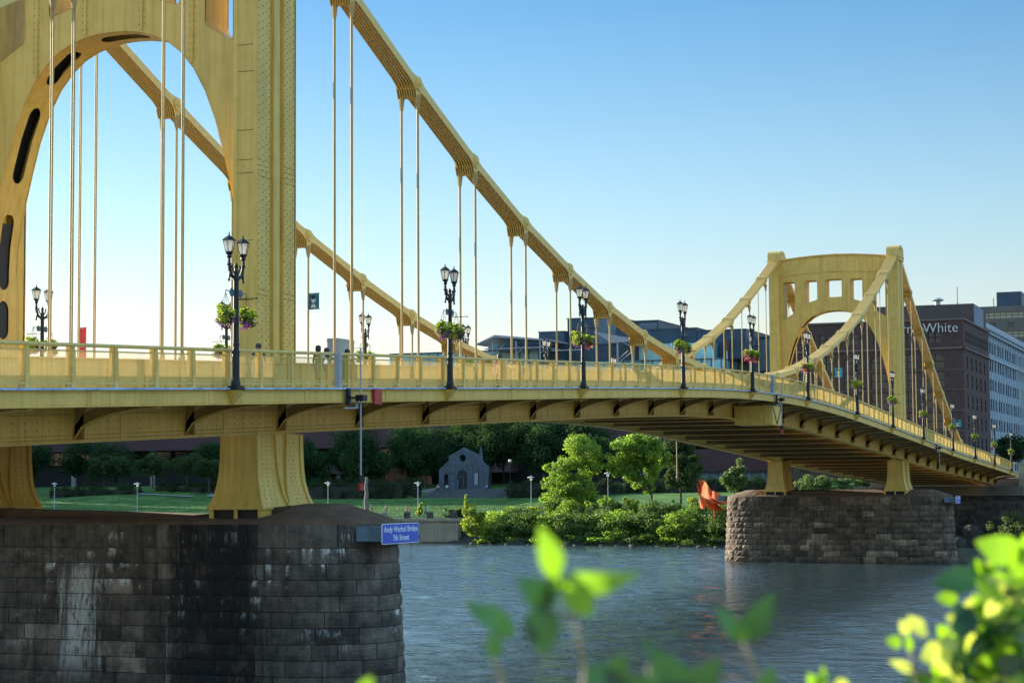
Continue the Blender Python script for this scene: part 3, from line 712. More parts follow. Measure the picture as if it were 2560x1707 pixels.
# ------------------------------------------------------------------ stone piers
def stonemat(name, base, tint, stains=False):
    m = mat(name, base, .9, .42, 1.3, .9, 8, tonevar=.5, streak=.6, tint=tint)
    if not stains: return m
    N = m.node_tree.nodes; L = m.node_tree.links; b = N['Principled BSDF']
    src = b.inputs['Base Color'].links[0].from_socket
    tc = N.new('ShaderNodeTexCoord'); sp = N.new('ShaderNodeSeparateXYZ'); L.new(tc.outputs['Object'], sp.inputs[0])
    def noise(scale, st, det=5):
        mp = N.new('ShaderNodeMapping'); mp.inputs['Scale'].default_value = st; L.new(tc.outputs['Object'], mp.inputs[0])
        n = N.new('ShaderNodeTexNoise'); n.inputs['Scale'].default_value = scale; n.inputs['Detail'].default_value = det; n.inputs['Roughness'].default_value = .7
        L.new(mp.outputs[0], n.inputs['Vector']); return n.outputs['Fac']
    def mth(op, a, b_=None):
        k = N.new('ShaderNodeMath'); k.operation = op
        for i, v in enumerate((a, b_)):
            if v is None: continue
            if isinstance(v, (int, float)): k.inputs[i].default_value = v
            else: L.new(v, k.inputs[i])
        return k.outputs[0]
    def ramp(v, a, b_, lo=0., hi=1.):
        r = N.new('ShaderNodeMapRange'); r.interpolation_type = 'SMOOTHSTEP'
        for k, x in zip(('From Min', 'From Max', 'To Min', 'To Max'), (a, b_, lo, hi)): r.inputs[k].default_value = x
        L.new(v, r.inputs['Value']); return r.outputs[0]
    Yw = mth('ADD', sp.outputs['Y'], 6.5)
    st = noise(2.2, (1, 1.6, .12)); fine = noise(7, (1, 1, .25)); blot = noise(1.1, (1, 1, 1))
    def over(prev, fac, col):
        x = N.new('ShaderNodeMix'); x.data_type = 'RGBA'; L.new(fac, x.inputs['Factor']); L.new(prev, x.inputs['A'])
        x.inputs['B'].default_value = tuple(col)+(1,); return x.outputs['Result']
    # black run-off below the tower foot
    w_ = mth('ADD', Yw, mth('MULTIPLY', mth('SUBTRACT', st, .5), 3.2))
    f = mth('MULTIPLY', ramp(w_, -1.1, -.2), ramp(w_, 3.4, 2.1))
    f = mth('MULTIPLY', f, ramp(fine, .25, .5, .35, 1)); f = mth('MULTIPLY', f, .93)
    soot = f; c = over(src, f, (.010, .010, .010))
    # one broad pale streak
    w2 = mth('ABSOLUTE', mth('SUBTRACT', mth('ADD', Yw, mth('ADD', mth('MULTIPLY', mth('SUBTRACT', st, .5), 3.2), mth('MULTIPLY', mth('SUBTRACT', fine, .5), 1.2))), 6.75))
    f = mth('MULTIPLY', ramp(w2, 1.0, .1), mth('MULTIPLY', ramp(sp.outputs['Z'], .4, 2.2), ramp(sp.outputs['Z'], 5.3, 4.6)))
    f = mth('MULTIPLY', f, ramp(fine, .36, .5, .1, 1)); c = over(c, f, (.50, .49, .45))
    # short drips below the course tops
    fr = mth('FRACT', mth('DIVIDE', mth('SUBTRACT', sp.outputs['Z'], -.54), .565))
    f = mth('MULTIPLY', ramp(mth('ADD', fr, mth('MULTIPLY', mth('SUBTRACT', fine, .5), 1.4)), .15, .95), mth('MULTIPLY', ramp(noise(4, (1, 1, .10)), .50, .58), ramp(noise(.42, (1, 1, 1.5), 4), .52, .62)))
    f = mth('MULTIPLY', f, ramp(sp.outputs['Z'], 1.4, 3.4)); c = over(c, f, (.62, .62, .58))
    c = over(c, mth('MULTIPLY', soot, .8), (.010, .010, .010))
    # pinkish-brown bloom
    f = mth('MULTIPLY', ramp(blot, .52, .72), .45); c = over(c, f, (.13, .082, .062))
    L.new(c, b.inputs['Base Color']); return m
M['stoneN'] = stonemat('near_pier_stone', (.072, .060, .048), (.14, .115, .088), True)
M['stoneF'] = stonemat('far_pier_stone', (.088, .064, .042), (.165, .12, .078))
M['stoneN2'] = stonemat('abutment_stone', (.05, .044, .038), (.085, .072, .058))
def pier(X, seed, ms, label, rough):
    r = random.Random(seed); p = empty('stone_pier', (X, 6.5, 0), label, 'bridge pier', 'stone piers of the bridge')
    T = 2.55; ya, yb = -.72, 14.1; NL = 3.95
    Ls = yb-ya
    def nose(n=60):                 # half profile of one cutwater: (distance along, half width)
        return [(NL*math.sin(t), T*math.cos(t)**.8) for t in [math.pi/2*i/n for i in range(n+1)]]
    hp = nose(); acc = [0]
    for i in range(1, len(hp)): acc.append(acc[-1]+math.hypot(hp[i][0]-hp[i-1][0], hp[i][1]-hp[i-1][1]))
    arc = 2*acc[-1]; tot = 2*Ls+2*arc
    av = [q[0] for q in hp]; aw = [q[1] for q in hp]
    def nosept(s, off):             # s from 0 to arc, -X side first; returns (x offset, distance along)
        h = s if s <= acc[-1] else arc-s; sg = -1 if s <= acc[-1] else 1
        d0, w0 = np_interp(h, acc, av), np_interp(h, acc, aw); d1, w1 = np_interp(min(acc[-1], h+.05), acc, av), np_interp(min(acc[-1], h+.05), acc, aw)
        if h+.05 > acc[-1]: d1, w1 = d0+1e-3, w0-6e-3
        tx, ty = d1-d0, w1-w0; L_ = math.hypot(tx, ty) or 1; nx, nd = tx/L_, -ty/L_
        return sg*(w0+off*nx), d0+off*nd
    def pos(s, off):
        s %= tot
        if s < Ls: return (X-T-off, yb-s), None
        s -= Ls
        if s < arc: a, d_ = nosept(s, off); return (X+a, ya-d_), None
        s -= arc
        if s < Ls: return (X+T+off, ya+s), None
        s -= Ls; a, d_ = nosept(arc-s, off); return (X+a, yb+d_), None
    courses = [-1.2]; z = -.54
    while z < 5.5: courses.append(z); z += .565
    courses += [5.67, 6.52]; courses = [courses[0]]+sorted(set(round(c, 3) for c in courses[1:]))
    m = MB()
    for ci in range(len(courses)-1):
        z0, z1 = courses[ci], courses[ci+1]; bat = .05*(6.5-(z0+z1)/2); tall = z1-z0 > .7
        if ci == len(courses)-2: bat += .02
        s = r.uniform(0, 1.); send = s+tot
        while s < send-.05:
            L_ = r.uniform(.8, 1.75) if not tall else r.uniform(1.3, 2.4)
            if send-(s+L_) < .7: L_ = send-s
            o = r.uniform(0, .03); tone = min(1, max(0, r.gauss(.42, .2))); tone = 1.6 if r.random() < (.16 if z0 < 2.8 and (s % tot) < Ls else .03) else tone
            curved = not ((s % tot) < Ls-L_ or Ls+arc < (s % tot) < 2*Ls+arc-L_)
            amp = rough*(2.2 if curved and X > 50 else 1.4 if curved else 1)
            nu = max(2, int(L_/.22)); nv = 3; G = []
            for j in range(nv+1):
                for i in range(nu+1):
                    u = s+.012+(L_-.024)*i/nu; v = z0+.012+(z1-z0-.024)*j/nv
                    edge = i in (0, nu) or j in (0, nv)
                    of = bat+(o if edge else o+.02+r.uniform(0, amp))
                    (px, py), _ = pos(u, of); G.append((px, py, v))
            k = nu+1
            m.faces(G, [(j*k+i, j*k+i+1, (j+1)*k+i+1, (j+1)*k+i) for j in range(nv) for i in range(nu)], 0, tone)
            # joint walls
            for (i0, j0, i1, j1) in [(0, 0, nu, 0), (0, nv, nu, nv), (0, 0, 0, nv), (nu, 0, nu, nv)]:
                a = G[j0*k+i0]; b = G[j1*k+i1]
                seg = nu if i0 != i1 else 1
                for q in range(seg):
                    if seg > 1: a2 = G[j0*k+q]; b2 = G[j0*k+q+1]; ua, ub = s+.012+(L_-.024)*q/nu, s+.012+(L_-.024)*(q+1)/nu
                    else: a2, b2 = a, b; ua = ub = s+.012+(L_-.024)*(1 if i0 else 0)
                    (ax, ay), _ = pos(ua, bat-.05); (bx_, by_), _ = pos(ub, bat-.05)
                    m.q([a2, b2, (bx_, by_, b2[2]), (ax, ay, a2[2])], 0, .2)
            s += L_
    m.build('masonry', ms, p, fix=False)
    core = MB(); n = 48
    ring = lambda off, z: [(*pos(tot*i/n, off)[0], z) for i in range(n)]
    a, b = ring(.22, -1.3), ring(-.03, 6.5); core.faces(a+b, [(i, (i+1) % n, n+(i+1) % n, n+i) for i in range(n)]+[tuple(range(n, 2*n))])
    core.build('mortar_core', M['mortar'], p)
    # sloping cap: low mound between the feet, cones over both noses
    c = MB(); n = 60; rings = []
    for fr, zz in ((1.02, 6.50), (.995, 6.60), (.9, 6.68), (.5, 6.80)):
        ring_ = []
        for i in range(n):
            (px, py), _ = pos(tot*i/n, 0); cx = X; cy = min(max(py, -.9), 14.2)
            end = max(0, min(1, (-.6-py)/2.0)) + max(0, min(1, (py-13.7)/2.0))
            up = (1-fr)*.85*min(1, end*1.3) if fr < 1 else 0
            ring_.append((cx+(px-cx)*fr, cy+(py-cy)*fr, zz+up+r.uniform(-.012, .012)))
        rings.append(ring_)
    flat = [q for rg in rings for q in rg]
    c.faces(flat, [(k*n+i, k*n+(i+1) % n, (k+1)*n+(i+1) % n, (k+1)*n+i) for k in range(3) for i in range(n)]+[tuple(range(3*n, 4*n))])
    c.build('sloping_cap', M['pcap'], p)
    return p
pier(0, 3, M['stoneN'], 'huge dark streaked sandstone pier under the near tower, filling the lower left', .035)
pier(20*P, 5, M['stoneF'], 'sandstone pier under the far tower with its far rounded nose in sunlight', .05)
def river_sign(X, label):
    r = empty('bridge_name_sign', (X-.8, -5.45, 6.15), label, 'sign', 'blue bridge name signs on the pier noses')
    m = MB(); hw, hh, n = 1.6, .36, 6; rr = .08; pts = []
    def rrect(hw, hh, rr):
        out = []
        for cx, cz, a0 in ((hw-rr, hh-rr, 0), (-hw+rr, hh-rr, 90), (-hw+rr, -hh+rr, 180), (hw-rr, -hh+rr, 270)):
            out += [(cx+rr*math.cos(R(a0+90*k/5)), cz+rr*math.sin(R(a0+90*k/5))) for k in range(6)]
        return out
    cx, cz = X-.82, 6.17
    m.prism([(cx+a, -5.46, cz+b) for a, b in rrect(hw, hh, rr)], (0, .03, 0)); m.build('sign_border', M['signw'], r)
    m = MB(); m.prism([(cx+a, -5.466, cz+b) for a, b in rrect(hw-.03, hh-.025, rr-.02)], (0, .01, 0)); m.build('sign_face', M['blue'], r)
    for txt, dz, nm in (('Andy Warhol Bridge', .06, 'lettering'), ('7th Street', -.24, 'lettering')):
        Mx = Matrix(((1, 0, 0, cx), (0, 0, -1, -5.47), (0, 1, 0, cz+dz), (0, 0, 0, 1)))
        text_mesh(nm, txt, .285, M['signw'], r, Mx, .003, sx=1.18, bold=.006, spacing=1.03)
    m = MB(); m.box(cx-1.25, -5.3, cz-.26, cx-.3, -4.3, cz+.25); m.box(cx-.3, -5.44, cz-.2, cx+.9, -5.0, cz-.12); m.box(cx-.3, -5.44, cz+.12, cx+.9, -5.0, cz+.2)
    m.build('sign_mount', M['bluebox'], r)
    return r
river_sign(0, 'blue bridge name sign on the nose of the big near pier, lettering easy to read')
river_sign(20*P-.3, 'small distant blue bridge name sign on the right nose of the far pier')
# ------------------------------------------------------------------ lamp posts, flower baskets, banners
def lamp(side):
    x, y, z = 0, 0, 0; r = empty('street_lamp', (0, 0, 0))
    s = -1 if side < 0 else 1
    m = MB(); m.box(-.26, -.2, -.06, .26, .2, .04); m.box(-.2, -.17, .04, .2, .17, .09); m.lathe((0, 0, 0), [(.16, .08), (.15, .2), (.125, .3), (.12, 1.15), (.135, 1.17), (.135, 1.2), (.12, 1.22)], 12)
    m.build('base', M['black'], r)
    m = MB(); m.lathe((0, 0, 0), [(.105, 1.2), (.10, 1.38), (.12, 1.4), (.12, 1.44), (.10, 1.46), (.085, 3.5), (.105, 3.52), (.105, 3.58), (.075, 3.62), (.085, 3.75), (.055, 3.9), (.07, 3.98), (.03, 4.08)], 12)
    m.build('pole', M['black'], r)
    for d_ in (-1, 1):
        m = MB(); pts = [(0, 0, 3.66), (d_*.18, 0, 3.60), (d_*.33, 0, 3.66), (d_*.42, 0, 3.82), (d_*.47, 0, 4.05), (d_*.47, 0, 4.22)]
        m.tube(pts, [.05, .055, .06, .06, .055, .05], 8)
        m.tube([(d_*.40, 0, 3.78), (d_*.44, 0, 3.62), (d_*.47, 0, 3.5)], [.05, .05, .02], 7); m.lathe((d_*.47, 0, 3.44), [(.01, 0), (.04, .03), (.045, .07), (.02, .12)], 8)
        m.tube([(d_*.1, 0, 3.72), (d_*.2, 0, 3.82), (d_*.3, 0, 3.95), (d_*.24, 0, 4.0)], .028, 6)
        m.lathe((d_*.47, 0, 3.95), [(.05, 0), (.08, .05), (.05, .12)], 8)
        m.build('arm', M['black'], r)
        m = MB(); cx = d_*.47
        m.lathe((cx, 0, 4.2), [(.05, 0), (.09, .04), (.075, .1), (.125, .17), (.13, .2)], 12)
        for k in range(6):
            a = 2*math.pi*k/6+.26; m.cyl((cx+.118*math.cos(a), .118*math.sin(a), 4.39), (cx+.20*math.cos(a), .20*math.sin(a), 4.77), .011, .011, 4)
        m.lathe((cx, 0, 4.76), [(.215, 0), (.225, .03), (.12, .12), (.04, .165), (.02, .19), (.028, .215), (.004, .30)], 6, a0=.26)
        m.lathe((cx, 0, 4.39), [(.13, 0), (.13, .015)], 6, a0=.26)
        ln = m.build('lantern', M['black'], r)
        m = MB(); m.lathe((cx, 0, 4.405), [(.10, 0), (.175, .355)], 6, a0=.26); m.build('lamp_glass', M['milk'], ln)
        m = MB(); m.cyl((0, 0, 3.12), (d_*.68, 0, 3.14), .016, .016, 6); m.cyl((d_*.68, 0, 3.14), (d_*.68, 0, 3.06), .012, .012, 5)
        m.prism([(d_*.1, -.012, 3.0), (d_*.34, -.012, 2.96), (d_*.44, -.012, 3.08), (d_*.34, -.012, 3.24), (d_*.1, -.012, 3.18)], (0, .024, 0))
        m.build('basket_bracket', M['dkgreen'], r)
    for zz in (2.9, 2.1):
        m = MB(); m.cyl((0, 0, zz), (0, s*.76, zz), .014, .014, 6); m.lathe((0, s*.77, zz-.03), [(.01, 0), (.03, .02), (.03, .04), (.01, .06)], 6)
        m.build('banner_rod', M['black'], r)
    return r
def foliage(name, blobs, n, size, mats, parent=None, seed=0, spread=.30, sub=9, asp=.6, midx=None, mprob=None, up=.0, **kw):
    g = np.random.RandomState(seed); B = np.array(blobs, float); w = (B[:, 3]*B[:, 4]*B[:, 5])**.72; w /= w.sum()
    cent = []; rad = []; ct = []
    for i, b in enumerate(B):
        k = max(3, int(sub*len(B)*w[i]+.5)); d = g.normal(size=(k, 3)); d /= np.linalg.norm(d, axis=1)[:, None]
        rr = g.uniform(.35, 1.0, k)[:, None]**.6
        cent.append(b[:3]+d*rr*b[3:6]); rad.append(np.tile(b[3:6]*spread, (k, 1))*g.uniform(.7, 1.3, (k, 1))); ct.append(np.clip(g.normal(.45, .2, k), 0, 1))
    cent = np.vstack(cent); rad = np.vstack(rad); ct = np.concatenate(ct)
    wi = (rad.prod(axis=1))**.6; wi /= wi.sum()
    idx = g.choice(len(cent), n, p=wi)
    dd = g.normal(size=(n, 3)); dd /= np.linalg.norm(dd, axis=1)[:, None]; dd *= (g.uniform(0, 1, n)**.4)[:, None]*1.35
    pos = cent[idx]+dd*rad[idx]
    nrm = g.normal(size=(n, 3))+dd*.6+np.array([0, 0, up]); nrm /= np.linalg.norm(nrm, axis=1)[:, None]
    u = np.cross(nrm, g.normal(size=(n, 3))); u /= np.linalg.norm(u, axis=1)[:, None]; v = np.cross(nrm, u)
    s = (size*g.uniform(.6, 1.3, n))[:, None]
    V = np.stack([pos-u*s, pos-v*s*asp+nrm*s*.12, pos+u*s, pos+v*s*asp+nrm*s*.12], axis=1).reshape(-1, 3)
    F = np.arange(4*n).reshape(n, 4); tone = np.clip(ct[idx]+g.normal(0, .18, n), 0, 1)
    mi = None
    if mprob is not None: mi = g.choice(len(mprob), n, p=mprob)
    return np_mesh(name, V, F, mats, mi, tone, parent, **kw)
def basket(kind, seed):
    r = empty('flower_basket', (0, 0, 0))
    m = MB(); m.lathe((0, 0, -.16), [(.10, 0), (.2, .08), (.24, .16)], 12); m.build('basket_bowl', M['bark'], r)
    m = MB()
    for k in range(4):
        a = k*math.pi/2+.4; m.cyl((.2*math.cos(a), .2*math.sin(a), .05), (0, 0, .66), .006, .006, 4)
    m.build('hanging_wires', M['black'], r)
    foliage('leaves', [(0, 0, .04, .29, .29, .25), (-.1, .05, .18, .2, .2, .12), (0, 0, -.16, .25, .25, .18)], 760, .045, [M['lf_bsk']], r, seed, .3, 14)
    fl = [M['fl_mag']] if kind else [M['fl_pur']]
    foliage('petals', [(0, 0, -.2, .30, .30, .2), (.16, 0, 0, .2, .24, .2)]+([(.1, .1, .1, .25, .25, .12)] if kind else []), 420 if kind else 240, .04, fl, r, seed+9, .3, 14, asp=.8)
    return r
def copy_tree(o, parent=None):
    c = o.copy(); C.objects.link(c)
    if parent: c.parent = parent
    for ch in list(o.children): copy_tree(ch, c)
    return c
NX = [-9.2, 8.8, 25.65, 43.3, 59.5, 75.9, 94.1, 110.2, 126.5, 145.2, 161.7, 178.3, 194.5]
FX = [8.9, 25.6, 42.7, 58.7, 74.8, 91, 107.5, 124, 140.5]
ordn = ['first', 'second', 'third', 'fourth', 'fifth', 'sixth', 'seventh', 'eighth', 'ninth', 'tenth', 'eleventh', 'twelfth', 'thirteenth']
ln0 = lamp(-1); lf0 = lamp(1); bk = [basket(0, 1), basket(0, 2), basket(1, 3)]; used = {0: 0, 1: 0, 2: 0}; usedl = {-1: 0, 1: 0}
def place(proto, flags, key):
    if not flags[key]: flags[key] = 1; return proto
    return copy_tree(proto)
magenta = {(2, 1), (4, 0), (4, 1), (5, 0)}
def put_lamps(xs, y, side, desc, grp):
    for i, x in enumerate(xs):
        l = place(ln0 if side < 0 else lf0, usedl, side); l.location = (x, y, e(x)); l['category'] = 'street lamp'; l['group'] = grp
        l['label'] = 'black twin-lantern lamp post, %s along the %s' % (ordn[i], desc)
        for j, dx in enumerate((-.68, .68)):
            k = 2 if (side < 0 and (i, j) in magenta) else (i+j) % 2
            b = place(bk[k], used, k); b.location = (x+dx, y, e(x)+2.36); b.rotation_euler = (0, 0, rnd.uniform(-.5, .5)); s = rnd.uniform(1.05, 1.25); b.scale = (s, s, s)
            b['category'] = 'flower basket'; b['group'] = 'hanging flower baskets on the lamp posts'
            b['label'] = "%s hanging flower basket, %s arm of the %s's %s lamp post" % ('magenta and green' if k == 2 else 'yellow-green and purple', ('left', 'right')[j], desc, ordn[i])
put_lamps(NX, -3.38, -1, 'near walkway', 'lamp posts along the near walkway')
put_lamps(FX, 16.3, 1, 'far walkway', 'lamp posts along the far walkway')
# yellow brackets that carry the near lamps
for i, x in enumerate(NX):
    m = MB(); z = e(x)
    m.hexa([(x-.05, -3.3, z-.5), (x+.05, -3.3, z-.5), (x+.05, -3.205, z-.5), (x-.05, -3.205, z-.5), (x-.28, -3.58, z-.065), (x+.28, -3.58, z-.065), (x+.28, -3.205, z-.065), (x-.28, -3.205, z-.065)])
    m.build('lamp_bracket', M['paint'], bridge)
def banner(x, y, z0, z1, w, sy, m_, label, art=True):
    r = empty('banner', (x, y, z0), label, 'banner', 'small banners on the hanger rods')
    m = MB(); n = 6; w_ = []
    ys_ = [y+sy*w*k/n for k in range(n+1)]
    for k in range(n):
        o0, o1 = .03*math.sin(k*1.1), .03*math.sin((k+1)*1.1)
        m.hexa([(x+o0, ys_[k], z0), (x+o0+.01, ys_[k], z0), (x+o1+.01, ys_[k+1], z0), (x+o1, ys_[k+1], z0), (x+o0, ys_[k], z1), (x+o0+.01, ys_[k], z1), (x+o1+.01, ys_[k+1], z1), (x+o1, ys_[k+1], z1)])
    m.build('cloth', m_, r)
    m = MB()
    for zz in (z0-.02, z1+.02): m.cyl((x, y, zz), (x, y+sy*(w+.05), zz), .015, .015, 6)
    m.build('banner_rod', M['black'], r)
    if art:                              # a plain pale figure print
        m = MB(); yc = y+sy*w*.5; zc = z0+(z1-z0)*.62; a, b = w*.2, (z1-z0)*.24
        m.prism([(x-.035, yc+a*math.cos(t), zc+b*math.sin(t)) for t in [2*math.pi*k/14 for k in range(14)]], (.02, 0, 0))
        m.prism([(x-.035, yc+w*.26*c_, z0+(z1-z0)*q) for c_, q in ((-1, .08), (1, .08), (.5, .3), (-.5, .3))], (.02, 0, 0)); m.build('pale_figure', M['pale'], r)
        m = MB(); m.prism([(x-.045, yc+a*1.05*math.cos(t), zc+b*.55+b*.55*math.sin(t)) for t in [2*math.pi*k/12 for k in range(12)]], (.012, 0, 0)); m.build('dark_print', M['dark'], r)
banner(4*P, 12.2, 17.1, 17.9, .62, -1, M['teal'], 'dark teal banner with a pale head print, just right of the near tower leg')
banner(23.9*P, 12.2, 20.0, 21.1, .85, -1, M['teal2'], 'bright teal banner with a pale figure seen under the far tower arch')
banner(25*P, -.1, 14.3, 15.1, .8, -1, M['teal2'], 'small bright teal banner right of the far tower near the end of the chain')
banner(10.6, 15.5, 13.6, 15.05, .38, -1, M['redb'], 'plain red banner on the far walkway seen through the near tower arch', False)
# ------------------------------------------------------------------ people
def person(x, y, z, head, pose, top, bot, label, h=1.7, hairlong=False, group=None, hairm='hair'):
    s = h/1.75
    r = empty('person', (x, y, z), label, 'person', group)
    # joints: forward +x, left +y
    J = dict(pel=(0, 0, .95), wai=(.01, 0, 1.10), che=(.0, 0, 1.32), nek=(0, 0, 1.48), hd0=(.015, 0, 1.56), hd1=(.02, 0, 1.66), hd2=(.015, 0, 1.73),
             sl=(0, .19, 1.42), sr=(0, -.19, 1.42), hl=(0, .09, .92), hr=(0, -.09, .92),
             kl=(.02, .10, .50), kr=(.02, -.10, .50), al=(0, .10, .09), ar=(0, -.10, .09), fl=(.15, .11, .04), fr=(.15, -.11, .04),
             el=(-.03, .24, 1.14), er=(-.03, -.24, 1.14), wl=(.06, .26, .90), wr=(.06, -.26, .90))
    if pose == 'walk': J.update(kl=(.18, .10, .52), al=(.28, .10, .12), fl=(.42, .10, .10), kr=(-.05, -.1, .5), ar=(-.33, -.1, .16), fr=(-.20, -.1, .05), el=(-.16, .24, 1.16), wl=(-.12, .24, .92), er=(.10, -.24, 1.16), wr=(.28, -.22, 1.02))
    if pose == 'lean': J.update(che=(.14, 0, 1.30), wai=(.04, 0, 1.1), nek=(.25, 0, 1.43), hd0=(.30, 0, 1.50), hd1=(.34, 0, 1.58), hd2=(.34, 0, 1.65), sl=(.20, .19, 1.36), sr=(.20, -.19, 1.36), el=(.40, .22, 1.22), er=(.40, -.22, 1.22), wl=(.58, .08, 1.27), wr=(.58, -.08, 1.27))
    if pose == 'sit': J = {k: (a, b, c-.50) if k[0] in 'pwcnhs' or k[0] == 'e' else (a, b, c) for k, (a, b, c) in J.items()}; 
    if pose == 'sit': J.update(pel=(0, 0, .45), hl=(.02, .09, .43), hr=(.02, -.09, .43), kl=(.42, .14, .48), kr=(.42, -.14, .48), al=(.45, .14, .09), ar=(.45, -.14, .09), fl=(.6, .15, .04), fr=(.6, -.15, .04), el=(.12, .24, .70), er=(.12, -.24, .70), wl=(.34, .12, .60), wr=(.34, -.12, .60))
    rad = dict(pel=.135, wai=.125, che=.15, nek=.055, hd0=.07, hd1=.10, hd2=.075, sl=.06, sr=.06, hl=.09, hr=.09, kl=.06, kr=.06, al=.042, ar=.042, fl=.035, fr=.035, el=.042, er=.042, wl=.03, wr=.03)
    E_ = [('pel', 'wai'), ('wai', 'che'), ('che', 'nek'), ('nek', 'hd0'), ('hd0', 'hd1'), ('hd1', 'hd2'), ('che', 'sl'), ('che', 'sr'), ('sl', 'el'), ('sr', 'er'), ('el', 'wl'), ('er', 'wr'), ('pel', 'hl'), ('pel', 'hr'), ('hl', 'kl'), ('hr', 'kr'), ('kl', 'al'), ('kr', 'ar'), ('al', 'fl'), ('ar', 'fr')]
    for sd in 'lr':
        w_ = Vector(J['w'+sd]); dr = (w_-Vector(J['e'+sd])).normalized(); side = Vector((0, 1 if sd == 'l' else -1, 0)); side = (side-dr*side.dot(dr)).normalized(); pn = dr.cross(side)
        J['p'+sd] = w_+dr*.07; rad['p'+sd] = .028; E_.append(('w'+sd, 'p'+sd))
        for k, (o, ln) in enumerate(((-.026, .065), (-.009, .085), (.009, .08), (.026, .065))):
            nm = 'g%s%d' % (sd, k); J[nm] = w_+dr*(.09+ln)+pn*o+side*-.02; rad[nm] = .008; E_.append(('p'+sd, nm))
        nm = 't'+sd; J[nm] = w_+dr*.09+pn*.055; rad[nm] = .009; E_.append(('w'+sd, nm))
    names = list(J); me = bpy.data.meshes.new('body'); ca, sa = math.cos(head), math.sin(head)
    co = [Vector(J[n])*s for n in names]; co = [(v.x*ca-v.y*sa, v.x*sa+v.y*ca, v.z) for v in co]
    me.from_pydata(co, [(names.index(a), names.index(b)) for a, b in E_], [])
    o = bpy.data.objects.new('tmp', me); C.objects.link(o)
    o.modifiers.new('s', 'SKIN'); sk = me.skin_vertices[0].data if len(me.skin_vertices) else None
    if sk is None:
        me.attributes  # skin layer is created with the modifier on evaluation
        import bmesh
        bm = bmesh.new(); bm.from_mesh(me); lay = bm.verts.layers.skin.verify()
        bm.verts.ensure_lookup_table()
        for i, n_ in enumerate(names): bm.verts[i][lay].radius = (rad[n_]*s, rad[n_]*s); bm.verts[i][lay].use_root = (n_ == 'pel')
        bm.to_mesh(me); bm.free()
    else:
        for i, n_ in enumerate(names): sk[i].radius = (rad[n_]*s, rad[n_]*s); sk[i].use_root = (n_ == 'pel')
    sb = o.modifiers.new('u', 'SUBSURF'); sb.levels = 1; sb.render_levels = 1
    m2 = bpy.data.meshes.new_from_object(o.evaluated_get(bpy.context.evaluated_depsgraph_get())); bpy.data.objects.remove(o)
    m2.name = 'body'; m2.materials.clear()
    for mm in (M['skin'], M[top], M[bot], M['clothd']): m2.materials.append(mm)
    hz = J['nek'][2]*s-.01; pz = J['pel'][2]*s-.0; wz = {k: Vector(co[names.index('w'+k)]) for k in 'lr'}
    for pl in m2.polygons:
        c = pl.center; pl.use_smooth = True
        if min((c-wz[k]).length for k in 'lr') < .17*s: i = 0
        elif c.z > hz: i = 0
        elif c.z > pz and not (pose == 'sit' and c.z < pz+.1*s): i = 1
        elif c.z < .07*s: i = 3
        else: i = 2
        pl.material_index = i
    b = bpy.data.objects.new('body', m2); C.objects.link(b); b.parent = r
    hd = Vector(co[names.index('hd1')]); f = Vector((ca, sa, 0))
    m = MB(); hc = Vector((x, y, z))+hd
    pr = [(.02, .115), (.07, .10), (.105, .06), (.115, .0), (.112, -.05)] + ([(.10, -.13), (.11, -.25), (.07, -.33)] if hairlong else [(.07, -.075)])
    m.lathe((0, 0, 0), [(a*s, b_*s) for a, b_ in pr], 10)
    m.v = [tuple(hc+Vector((vx, vy, vz))-f*.028*s) for vx, vy, vz in m.v]
    m.build('hair', M[hairm], r, smooth=True)
    m = MB(); fc = hc+f*.095*s
    m.v = []; side = Vector((-sa, ca, 0))
    m.prism([fc+side*.012, fc-side*.012, fc+Vector((0, 0, .035))*s], f*.022); m.build('nose', M['skin'], r)
    m = MB()
    for q in (-1, 1): pc = fc+side*.033*q*s+Vector((0, 0, .03))*s; m.prism([pc+side*.01, pc+Vector((0, 0, .006)), pc-side*.01, pc-Vector((0, 0, .006))], f*.006)
    m.build('eyes', M['dark'], r)
    return r
def walk_z(x): return e(x)-.06
person(-4.9, -1.9, walk_z(-4.9), R(200), 'walk', 'clothd', 'clothk', 'person in dark clothes walking behind the railing just right of the first lamp post', 1.64)
person(-.9, -2.25, walk_z(-.9), R(-80), 'lean', 'clothw', 'clothd', 'person in a white top, leftmost of the trio at the railing by the tower leg', 1.62, True)
person(-.35, -1.95, walk_z(-.35), R(-110), 'stand', 'clothd', 'clothd', 'tallest of the group at the railing, dark clothes, beside the tower leg', 1.66, True)
person(.75, -2.3, walk_z(.75), R(-85), 'lean', 'clothd', 'clothd', 'dark-haired person at the railing right of the tower leg, rightmost of the group', 1.60, True)
person(18.7, -1.7, walk_z(18.7), R(190), 'stand', 'clothp', 'clothd', 'person whose reddish-brown head shows over the railing between the second and third lamp posts', 1.66, True)
g_ = 'people on the far river walk'
for (x, y, pose, top, bot, lab, hd) in [
    (194, 89.5, 'stand', 'clothw', 'clothd', 'tiny person in white on the far river walk just right of the near tower foot', 20),
    (194.5, 86.4, 'walk', 'clothd', 'clothd', 'tiny person in dark grey walking on the far river walk left of the wooden pole', 100),
    (194, 83.9, 'stand', 'clothk', 'clothk', 'tiny person in khaki clothes standing right beside the wooden pole', 180),
    (193.2, 80.3, 'walk', 'clothp', 'clothd', 'tiny person in a pink top on the far river wall between two bollards', 200),
    (193.2, 77.4, 'walk', 'clothb', 'clothd', 'tiny person in a bright blue shirt on the far river wall', 90)]:
    person(x, y, ground(x, y), R(hd), pose, top, bot, lab, 1.72, group=g_)
